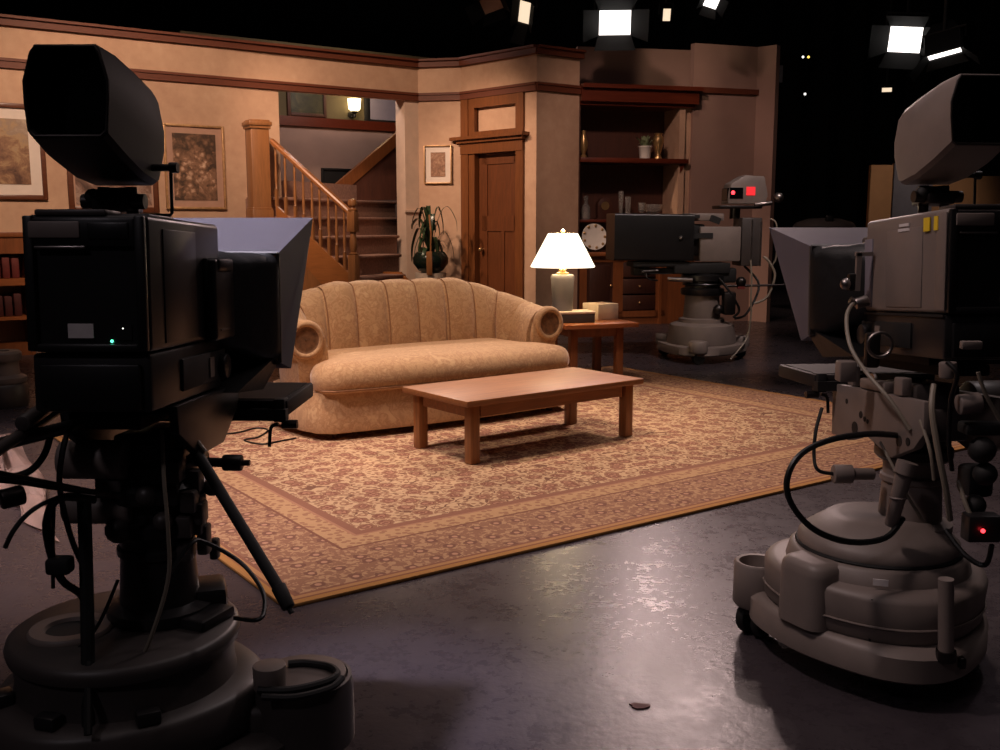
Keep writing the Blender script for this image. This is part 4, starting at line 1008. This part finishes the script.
b = B(); b.tube([gz(258, 690, .278), gz(290, 690, .278), gz(322, 683, .278), gz(337, 675, .278), gz(330, 667, .278), gz(306, 663, .278), gz(288, 664, .278)], .009, 8); b.build('hose', m_rubber, lc, world=True)
b = B(); b.tube([gz(262, 697, .275), gz(296, 697, .275), gz(330, 688, .275), gz(342, 678, .28)], .008, 8); b.build('hose', m_rubber, lc, world=True)
for x0, y0, d0 in ((175, 470, 2.18), (190, 500, 2.2), (186, 525, 2.2), (198, 512, 2.22), (186, 548, 2.22)):
    b = B(); b.box(at(x0, y0, d0), (.035, .05, .05), None, .006); b.build('connector_block', m_greyd, lc, world=True)

# right camera (grey flank)
RCx, RCy = 1.13, 2.92
rcm, rfin = studio_camera('grey-sided studio camera on a pedestal at the right, seen from behind', (RCx, RCy, 0), 5, -1, (m_charcoal, m_grey, m_grey, m_hoodl, m_grey), (146, 25, 265), head=(.09, -.02), vfo=(.012, .025), rl=.076, lr=.352)
for y_ in (-.245, -.292): b = B(); b.box((-.1235, y_, 1.285), (.003, .032 if y_ > -.27 else .02, .036)); rfin(b, 'yellow_sticker', m_yellow, rcm, smooth=0)
for z_ in (1.292, 1.279): b = B(); b.box((-.1225, -.12, z_), (.003, .055 if z_ > 1.285 else .065, .008)); rfin(b, 'white_label', m_label, rcm, smooth=0)
b = B(); b.cyl(at(946, 653, 2.56), at(946, 579, 2.56), .020, n=18); b.build('cable_guard_tube', m_grey, rcm, world=True)
b = B(); b.cyl(at(946, 660, 2.56), at(946, 650, 2.56), .026, n=16); b.box(at(929, 664, 2.58), (.022, .03, .035), None, .004); b.box(at(961, 662, 2.58), (.018, .03, .03), None, .004); b.box(at(945, 664, 2.60), (.07, .03, .02)); b.build('tube_clamp', m_dmetal, rcm, world=True)
for a_, r_, z_, w_, h_ in ((-113, .2725, .328, .04, .018), (-93, .305, .245, .045, .045)):
    b = B(); b.box((r_*cos(radians(a_)), r_*sin(radians(a_)), z_), (.004, w_, h_), RZ(a_)); b.build('base_label', m_label if w_ < .042 else m_hoodl, rcm, smooth=0)
wtube(rcm, 'cable', [(903, 436, 2.75), (870, 434, 2.7), (830, 440, 2.65), (800, 455, 2.6), (787, 480, 2.58), (792, 505, 2.58), (815, 530, 2.6), (850, 542, 2.62), (885, 538, 2.66), (903, 518, 2.7)], .0085, m_bcable)
wtube(rcm, 'cable', [(822, 408, 2.95), (816, 430, 2.92), (814, 455, 2.9), (818, 470, 2.88), (834, 474, 2.88)], .0055, m_bcable)
wtube(rcm, 'cable', [(856, 300, 2.95), (847, 315, 2.92), (850, 345, 2.85), (866, 372, 2.78), (890, 400, 2.7), (910, 430, 2.66)], .006, m_gcable)
wtube(rcm, 'cable', [(880, 442, 2.72), (892, 465, 2.68), (904, 490, 2.66), (922, 520, 2.7)], .0045, m_gcable)
wtube(rcm, 'cable', [(934, 385, 2.6), (932, 410, 2.56), (938, 450, 2.54), (946, 490, 2.54), (950, 520, 2.56)], .008, m_gcable)
wtube(rcm, 'cable', [(947, 362, 2.5), (957, 375, 2.48), (951, 400, 2.5), (949, 440, 2.52), (952, 470, 2.55)], .006, m_bcable)
wtube(rcm, 'cable', [(978, 372, 2.42), (986, 395, 2.42), (1000, 420, 2.42)], .005, m_gcable)
wtube(rcm, 'cable', [(920, 420, 2.62), (930, 450, 2.58), (934, 480, 2.58)], .005, m_gcable)
wtube(rcm, 'cable', [(958, 480, 2.55), (966, 505, 2.52), (975, 525, 2.5)], .006, m_gcable)
wtube(rcm, 'cable', [(945, 530, 2.6), (965, 555, 2.55), (985, 565, 2.52), (992, 545, 2.5)], .007, m_bcable)
b = B(); b.cyl(at(905, 470, 2.66), at(891, 525, 2.7), .023, .018, n=18, bev=.003); b.cyl(at(908, 462, 2.66), at(904, 474, 2.66), .028, n=16); b.torus(at(898, 497, 2.68), .022, .003, None, 18, 6); b.build('power_plug', m_grey, rcm, world=True)
b = B(); b.cyl(at(833, 474, 2.88), at(852, 474, 2.88), .028, n=18, bev=.004); b.cyl(at(852, 474, 2.88), at(872, 474, 2.9), .018, n=14); b.build('pan_knob', m_grey, rcm, world=True)
b = B(); b.box(at(981, 527, 2.5), (.085, .05, .07), None, .006); tl = b.build('tally_box', m_charcoal, rcm, world=True)
b = B(); b.sph(at(983, 531, 2.465), .0055, n=10); b.build('red_led', m_red, tl, world=True)
b = B(); b.box(at(846, 371, 2.9), (.05, .05, .06), None, .005); b.build('monitor_bracket_block', m_grey, rcm, world=True)
b = B(); b.cyl(at(948, 378, 2.55), at(948, 362, 2.55), .022, n=16, bev=.004); b.build('cradle_plug', m_grey, rcm, world=True)
b = B(); b.cyl(at(958, 405, 2.5), at(980, 402, 2.5), .026, n=16, bev=.005); b.build('cradle_plug', m_grey, rcm, world=True)
b = B(); b.box(at(971, 345, 2.42), (.05, .02, .02), None, .004); b.build('rear_handle', m_grey, rcm, world=True)
b = B(); b.box(at(985, 428, 2.52), (.12, .06, .03), None, .008); b.build('pan_handle_clamp', m_blackm, rcm, world=True)
b = B(); b.box(at(975, 480, 2.6), (.07, .08, .08), None, .015); b.build('pan_handle_block', m_blackm, rcm, world=True)
for q_, r_ in ((at(982, 450, 2.5), .034), (at(985, 474, 2.5), .03), (at(975, 505, 2.55), .028)): b = B(); b.sph(q_, r_, n=16); b.build('clamp_knob', m_blackm, rcm, world=True)
b = B(); b.cyl(at(855, 304, 2.95), at(868, 300, 2.95), .017, n=14, bev=.003); b.cyl(at(850, 300, 2.95), at(856, 303, 2.95), .011, n=12); b.build('cable_plug', m_metal, rcm, world=True)
b = B(); b.sph(at(846, 284, 2.98), .018, n=12); b.build('lens_knob', m_metal, rcm, world=True)
b = B(); b.box(at(858, 272, 2.97), (.014, .014, .11)); b.box(at(864, 254, 2.97), (.05, .014, .012)); b.build('lens_lever', m_grey, rcm, world=True)
b = B(); b.box(at(853, 282, 2.98), (.03, .03, .05), None, .006); b.build('lens_block', m_dmetal, rcm, world=True)
b = B(); b.box(at(872, 350, 2.84), (.04, .03, .10), None, .008); b.build('focus_motor', m_dmetal, rcm, world=True)
b = B(); b.torus(at(880, 345, 2.80), .034, .005, RX(90), 20, 6); b.build('focus_ring', m_metal, rcm, world=True)
# ---------------------------------------------------------------- third camera at the back, side on
BC = Vector((1.97, 9.85, 0))
bcam = thing('studio_camera', 'grey studio camera standing in front of the bookcase, seen side on', 'television camera', BC, 96, 'studio cameras')
th = radians(40)
b = B(); b.rings([base_ring(.36, .10, th, .07), base_ring(.37, .11, th, .085), base_ring(.36, .10, th, .15), base_ring(.33, .04, th, .16)]); b.build('base_skirt', m_grey, bcam, smooth=50)
b = B(); b.rings([base_ring(.32, .03, th, .16), base_ring(.325, .03, th, .18), base_ring(.30, .02, th, .34), base_ring(.26, .01, th, .36), base_ring(.22, 0, th, .365), base_ring(.22, 0, th, .40), base_ring(.18, 0, th, .41)]); b.build('base_hull', m_grey, bcam, smooth=40)
for a in (40, 160, 280):
    c_ = Vector((.43*cos(radians(a)), .43*sin(radians(a)), 0))
    b = B(); b.lathe([(.085, .11), (.09, .12), (.09, .21), (.08, .22), (0, .22)], c_, 24); hs = b.build('caster_housing', m_grey, bcam, smooth=45)
    b = B(); b.cyl(c_+Vector((-.04, 0, .055)), c_+Vector((.04, 0, .055)), .055, n=20, bev=.008); b.build('caster_wheel', m_rubber, hs)
b = B(); b.lathe([(.175, .40), (.18, .41), (.165, .60), (.17, .63), (0, .63)]); b.build('column', m_grey, bcam, smooth=40)
b = B(); b.lathe([(.2, .63), (.21, .65), (.21, .69), (.17, .70), (.17, .76), (.21, .77), (.21, .82), (.15, .84), (0, .84)]); b.torus((0, 0, .735), .185, .012, None, 30, 6); b.build('pan_head', m_black, bcam, smooth=40)
b = B(); b.box((0, .05, .89), (.3, .55, .1), None, .01); b.box((0, .35, .86), (.2, .4, .05)); b.box((0, -.2, .82), (.25, .2, .14), None, .02); b.build('cradle', m_blackm, bcam)
b = B(); b.box((0, -.12, 1.12), (.30, .40, .33), None, .012); b.box((0, .02, 1.375), (.28, .34, .07), None, .01); bbd = b.build('camera_body', m_grey, bcam)
b = B(); b.box((-.153, .07, 1.20), (.012, .22, .05)); b.box((-.15, -.06, 1.35), (.02, .1, .06), RX(20)); b.box((-.15, .14, 1.38), (.015, .09, .035)); b.build('side_recess', m_blackm, bbd, smooth=0)
b = B(); b.box((0, -.43, 1.14), (.27, .20, .46), None, .012); b.build('rear_unit', m_greyd, bcam)
b = B(); b.box((-.14, -.43, 1.14), (.01, .012, .42)); b.box((-.14, -.52, 1.12), (.01, .012, .42)); b.build('rear_rail', m_metal, bcam)
b = B(); b.rings([rrect(.19, .22, .02, .92, 0, 1.19), rrect(.18, .22, .02, .15, 0, 1.18)]); hd = b.build('prompter_hood', m_black, bcam, smooth=30)
b = B(); b.box((0, .45, .93), (.30, .55, .05), None, .01); b.box((0, .62, .86), (.14, .16, .08), None, .01); b.build('prompter_monitor', m_blackm, bcam)
b = B(); b.sph((-.19, .28, 1.18), .02, n=10); b.build('hood_knob', m_metal, hd)
b = B(); b.box((0, .12, 1.16), (.2, .2, .3), None, .02); b.build('lens_barrel', m_black, bcam)
# viewfinder with red tally
vM = Matrix(((0, 0, 1, -.10), (1, 0, 0, 0), (0, 1, 0, 0), (0, 0, 0, 1)))
b = B(); b.prism([(-.20, 1.61), (-.19, 1.50), (-.56, 1.50), (-.59, 1.58), (-.55, 1.76), (-.36, 1.77), (-.22, 1.69)], vM, .20, .01)
vf = b.build('viewfinder', m_grey, bcam, smooth=30)
b = B(); b.box((0, -.205, 1.59), (.17, .03, .12), None, .006); b.box((-.101, -.275, 1.60), (.008, .13, .105), None, .003); b.build('viewfinder_window', m_lens, vf, smooth=0)
b = B(); b.sph((-.106, -.24, 1.605), .019, (.4, 1, 1), 12); b.build('red_tally_lamp', m_red, vf)
b = B(); b.box((-.103, -.415, 1.62), (.008, .085, .08)); b.build('red_tally_panel', m_reddim, vf, smooth=0)
b = B(); b.box((0, -.32, 1.47), (.24, .42, .03), None, .008); b.cyl((0, -.3, 1.36), (0, -.3, 1.48), .05, n=16); b.build('viewfinder_mount', m_dmetal, bcam)
b = B(); b.cyl((-.12, -.45, 1.49), (-.14, -.62, 1.51), .022, n=14, bev=.005); b.sph((-.13, -.68, 1.56), .05, n=14); b.build('viewfinder_handle', m_metal, bcam)
b = B(); b.cyl((-.12, .38, .79), (-.2, .16, .78), .022, n=12); b.build('focus_handle', m_metal, bcam)
b = B(); b.cyl((-.15, -.2, .72), (-.2, -.83, .73), .011, n=10); b.cyl((-.2, -.74, .73), (-.2, -.84, .73), .02, n=12, bev=.005); b.build('pan_bar', m_dmetal, bcam)
b = B(); b.cyl((-.2, .66, .86), (-.2, .50, .87), .02, n=12); b.tube([(-.2, .62, .86), (-.22, .6, .80), (-.2, .5, .78)], .008); b.build('front_grip', m_dmetal, bcam)
def bt(pts, r, m): b = B(); b.tube(pts, r, 8); b.build('cable', m, bcam)
bt([(-.14, -.55, 1.0), (-.16, -.60, .95), (-.17, -.66, .82), (-.16, -.60, .62), (-.14, -.48, .55)], .012, m_gcable)
bt([(-.15, -.42, .97), (-.17, -.43, .8), (-.17, -.43, .6), (-.16, -.44, .42), (-.16, -.40, .2), (-.3, -.2, .03)], .009, m_gcable)
bt([(-.14, -.60, 1.36), (-.16, -.66, 1.30), (-.16, -.67, 1.0), (-.14, -.62, .9)], .008, m_gcable)
bt([(-.2, -.1, .8), (-.24, -.2, .66), (-.22, -.3, .5), (-.2, -.25, .42)], .012, m_bcable)
bt([(.1, -.45, .9), (-.05, -.55, .72), (-.16, -.4, .46), (-.1, -.3, .4)], .012, m_bcable)
b = B(); b.box((-.19, -.32, .705), (.02, .07, .025)); b.build('red_tag', m_maroon, bcam, smooth=0)
b = B(); b.box((-.2, -.2, .56), (.1, .12, .22), None, .02); b.sph((-.2, -.1, .5), .05, n=12); b.sph((-.16, -.33, .76), .05, n=12); b.build('connector_block', m_dmetal, bcam)

# ---------------------------------------------------------------- right background
def flatp(label, px0, px1, ytop, d, m, zb=0):
    p = at(px0, ytop, d); q = at(px1, ytop, d); zt_ = p.z
    o = thing('scenery_flat', label, 'scenery flat', ((p.x+q.x)/2, d, 0)); w_ = q.x-p.x
    B().box((0, 0, zt_/2), (w_, .03, zt_), None, .004).build('panel', m, o)
    b = B()
    for x in (-w_/2+.03, w_/2-.03): b.box((x, .045, zt_/2), (.06, .06, zt_))
    for z in (.04, zt_/2, zt_-.04): b.box((0, .045, z), (w_-.12, .06, .06))
    b.build('batten', m_oak, o, smooth=0)
    return o
flatp('narrow tan scenery flat seen over the right camera hood', 871, 893, 165, 14.5, m_flat)
flatp('slate grey scenery flat right of the narrow tan one', 894.5, 934, 163, 14.9, m_flatblue)
flatp('broad tan scenery flat under the right viewfinder', 925, 1030, 176, 15.4, m_flat)
dp = at(824, 225, 13.5); dm = thing('equipment_dome', 'shallow dark dome on a stand behind the right camera hood', 'equipment', (dp.x, dp.y, 0))
B().lathe([(.38, 1.27), (.40, 1.28), (.36, 1.335), (.2, 1.385), (0, 1.395)], n=40).build('dome', m_greyd, dm, smooth=50)
B().cyl((0, 0, .03), (0, 0, 1.29), .025).build('stand_pole', m_dmetal, dm)
B().lathe([(.25, 0), (.25, .02), (.04, .045), (0, .045)]).build('stand_base', m_dmetal, dm)
B().box((-.03, -.30, 1.375), (.09, .06, .09), None, .008).build('dome_clip', m_black, dm)

# ---------------------------------------------------------------- studio lights
PIPES = {}
def studio_light(label, px, py, d, size, aim, lensmat, dim=False, doors=True, roll=0):
    p = at(px, py, d); dirv = (Vector(aim)-p).normalized()
    q = dirv.to_track_quat('-Z', 'Y') @ Matrix.Rotation(radians(roll), 4, 'Z').to_quaternion()
    o = thing('spotlight', label, 'stage light', p, 0, 'hanging studio lights'); o.rotation_euler = q.to_euler()
    w_, h_ = size; bk = .34*max(w_, h_)/.3
    b = B()      # box housing, open in front, closed behind: local -z is forward
    r1 = [Vector((sx*w_/2, sy*h_/2, .0)) for sx, sy in ((-1, -1), (1, -1), (1, 1), (-1, 1))]
    r2 = [Vector((x.x*1.02, x.y*1.02, bk*.6)) for x in r1]; r3 = [Vector((x.x*.6, x.y*.6, bk)) for x in r1]
    b.rings([r1, r2, r3], False, True); bmesh.ops.solidify(b.bm, geom=b.bm.faces[:], thickness=.006)
    hs = b.build('housing', m_blackm, o, smooth=30)
    B().box((0, 0, .02), (w_*.94, h_*.94, .012), None, .004).build('lens', lensmat, o, smooth=0)
    if doors:
        for sx, sy in ((-1, 0), (1, 0), (0, -1), (0, 1)):
            L_ = .75*(w_ if sx else h_); ho = h_ if sx else w_
            b = B(); a = 38
            if sx: P_ = [Vector((sx*w_/2, -ho/2, 0)), Vector((sx*w_/2, ho/2, 0)), Vector((sx*(w_/2+L_*sin(radians(a))), ho*.62, -L_*cos(radians(a)))), Vector((sx*(w_/2+L_*sin(radians(a))), -ho*.62, -L_*cos(radians(a))))]
            else: P_ = [Vector((-ho/2, sy*h_/2, 0)), Vector((ho/2, sy*h_/2, 0)), Vector((ho*.62, sy*(h_/2+L_*sin(radians(a))), -L_*cos(radians(a)))), Vector((-ho*.62, sy*(h_/2+L_*sin(radians(a))), -L_*cos(radians(a))))]
            b.face(P_); bmesh.ops.solidify(b.bm, geom=b.bm.faces[:], thickness=.004); b.build('barn_door', m_blackm, o, smooth=0)
    b = B(); side = q @ Vector((1, 0, 0)); back = q @ Vector((0, 0, bk*.4))
    c_ = p+back; topz = 4.6; a_ = c_+side*(w_/2+.04); e_ = c_-side*(w_/2+.04)
    b.tube([a_, a_+Vector((0, 0, h_*.9)), e_+Vector((0, 0, h_*.9)), e_], .012, 8, smooth=False); b.cyl(c_+Vector((0, 0, h_*.9)), Vector((c_.x, c_.y, 5.2)), .016, n=10)
    b.build('yoke', m_blackm, o, world=True)
    return o, p, dirv
def spot(name, loc, aim, power, color, size=60, blend=.6, radius=.12, parent=None):
    L = bpy.data.lights.new(name, 'SPOT'); L.energy = power; L.color = color; L.spot_size = radians(size); L.spot_blend = blend; L.shadow_soft_size = radius
    o = bpy.data.objects.new(name, L); COL.objects.link(o); o.location = loc
    o.rotation_euler = (Vector(aim)-Vector(loc)).to_track_quat('-Z', 'Y').to_euler()
    return o
studio_light('big bright studio light hanging over the corner wall', 615, 23, 12.6, (.40, .30), (.9, 5, 1.0), m_lampon)
studio_light('bright square studio light at upper right', 905, 40, 11.6, (.36, .29), (1.2, 5, .8), m_lampon, roll=7)
studio_light('tilted studio light right of the bright square one', 944, 54, 9.9, (.31, .115), (3.4, 7.0, -2.2), m_lampon, roll=-22)
studio_light('small slanted studio light above the corner cornice', 524, 13, 12.4, (.14, .32), (-1.2, 9.5, .6), m_lampdim, roll=24)
studio_light('pale unlit studio light left of the slanted one', 491, 5, 12.2, (.26, .18), (-1.5, 8.0, 1.0), m_pinkmat, roll=-15)
studio_light('small lit studio light right of the big bright one', 667, 15, 14.5, (.11, .17), (2.6, 6, 1.5), m_lampdim, doors=False)
studio_light('small studio light at the top edge near the middle', 712, 2, 12.4, (.17, .16), (2.0, 7.5, .5), m_lampon, roll=20)
studio_light('tiny dim studio light far back above the grey panel', 887, 90, 17.0, (.16, .07), (3.0, 5, 0), m_lampdim, doors=False)
for lab, px, py, d, m_ in (('tiny amber indicator lamp high in the dark studio', 808.5, 57, 19, m_amber), ('tiny white indicator lamp high in the dark studio beside an amber one', 803, 57, 19.05, m_wled), ('tiny white indicator lamp in the dark studio below the others', 805, 94, 19, m_wled)):
    p = at(px, py, d); o = thing('indicator_lamp', lab, 'indicator lamp', p, 0, 'indicator lamps in the dark')  # floats free in the dark, no hanger is built
    B().cyl((0, 0, 0), (0, .05, 0), .035, n=12).build('housing', m_blackm, o); B().sph((0, 0, 0), .022, n=8).build('lamp', m_, o)
p = at(781, 74, 19); o = thing('wall_notice', 'small pale upright notice high on the dark drape', 'sign', p)
B().box((0, 0, 0), (.06, .02, .30)).build('board', mat('notice_grey', rgb(120, 116, 124), .7), o, smooth=0)

# lamps over the set, most out of view, plus fills added for dim parts
warm = (1, .70, .50); pink = (1, .72, .68)
spot('key_left_wall', (-2.6, 7.6, 4.7), (-4.0, 11.6, 1.8), 760, warm, 62, .7, .15)
spot('key_mid_wall', (-2.9, 9.2, 4.9), (-1.2, 13.5, 1.7), 640, warm, 50, .7, .15)
spot('key_door_wall', (-3.6, 10.6, 4.5), (0.0, 13.2, 1.7), 620, warm, 34, .7, .12)
spot('key_sofa', (-1.0, 4.6, 6.0), (-.3, 6.8, .4), 720, (1, .73, .57), 40, .7, .2)
spot('back_sofa', (-1.6, 11.4, 5.0), (.2, 6.3, .2), 800, (1, .73, .57), 28, .7, .15)
spot('rug_right', (2.4, 8.6, 5.2), (1.3, 5.9, 0), 760, (1, .74, .65), 52, .8, .2)
spot('rug_left', (-2.0, 5.2, 5.2), (-.6, 5.0, 0), 520, (1, .74, .65), 52, .8, .2)
spot('canvas_light', (-3.3, 2.8, 5.0), (-2.3, 4.7, 0), 900, (1, .76, .74), 46, .7, .2)
spot('right_wall', (0.4, 8.6, 5.0), (2.3, 13.4, 1.6), 330, (1, .68, .56), 44, .6, .15)
spot('upper_right_wall', (2.2, 12.0, 4.4), (2.9, 13.9, 3.4), 25, (1, .76, .55), 60, .4, .05)
spot('back_camera_key', (2.9, 6.9, 4.8), (2.0, 9.8, 1.0), 420, (1, .80, .74), 36, .6, .1)
spot('flats_fill', (6.4, 12.2, 4.6), (5.8, 14.8, 1.7), 170, (1, .74, .60), 50, .7, .15)  # added fill to bring up the dark scenery flats
spot('backlight_far', (1.95, 12.7, 3.78), (.55, 3.2, 0), 150, pink, 30, .7, .10)
spot('backlight_mid', (1.50, 11.0, 4.15), (.40, 2.7, 0), 120, pink, 30, .7, .09)
spot('backlight_right', (2.15, 10.0, 4.15), (.60, 2.4, 0), 220, pink, 30, .7, .09)
spot('left_hood_top', (-1.9, 3.6, 5.0), (-.72, 2.88, 1.3), 1300, (.9, .82, 1), 14, .8, .15)
spot('right_hood_top', (2.6, 4.6, 5.0), (1.1, 3.1, 1.0), 130, (1, .84, .84), 40, .6, .2)
spot('right_camera_fill', (-1.6, 2.4, 4.6), (1.1, 2.9, .8), 260, (1, .78, .74), 34, .7, .2)  # added fill spot standing in for light bounced off the set
spot('left_rear_fill', (-2.6, -1.6, 4.8), (-.8, 2.1, 1.1), 70, (.95, .82, .9), 40, .7, .2)  # added weak fill from behind the viewer for the left camera's back
def area(name, loc, size, power, color):
    L = bpy.data.lights.new(name, 'AREA'); L.energy = power; L.color = color; L.size = size
    o = bpy.data.objects.new(name, L); COL.objects.link(o); o.location = loc
area('overhead_fill', (0, 3.5, 7.0), 7, 70, (1, .80, .78))  # added soft fill that lifts the dark areas, an unseen source
def point(name, loc, power, color, r):
    L = bpy.data.lights.new(name, 'POINT'); L.energy = power; L.color = color; L.shadow_soft_size = r
    o = bpy.data.objects.new(name, L); COL.objects.link(o); o.location = loc
point('sconce_light', sconce_loc, 6, (1, .7, .38), .05)
point('lamp_light', lamp_world+Vector((0, 0, .22)), 14, (1, .76, .48), .05)
point('lamp_light_below', lamp_world+Vector((0, 0, -.09)), 7, (1, .76, .48), .03)
point('stairwell_light', (-2.0, 14.0, 3.5), 40, (1, .82, .74), .15)
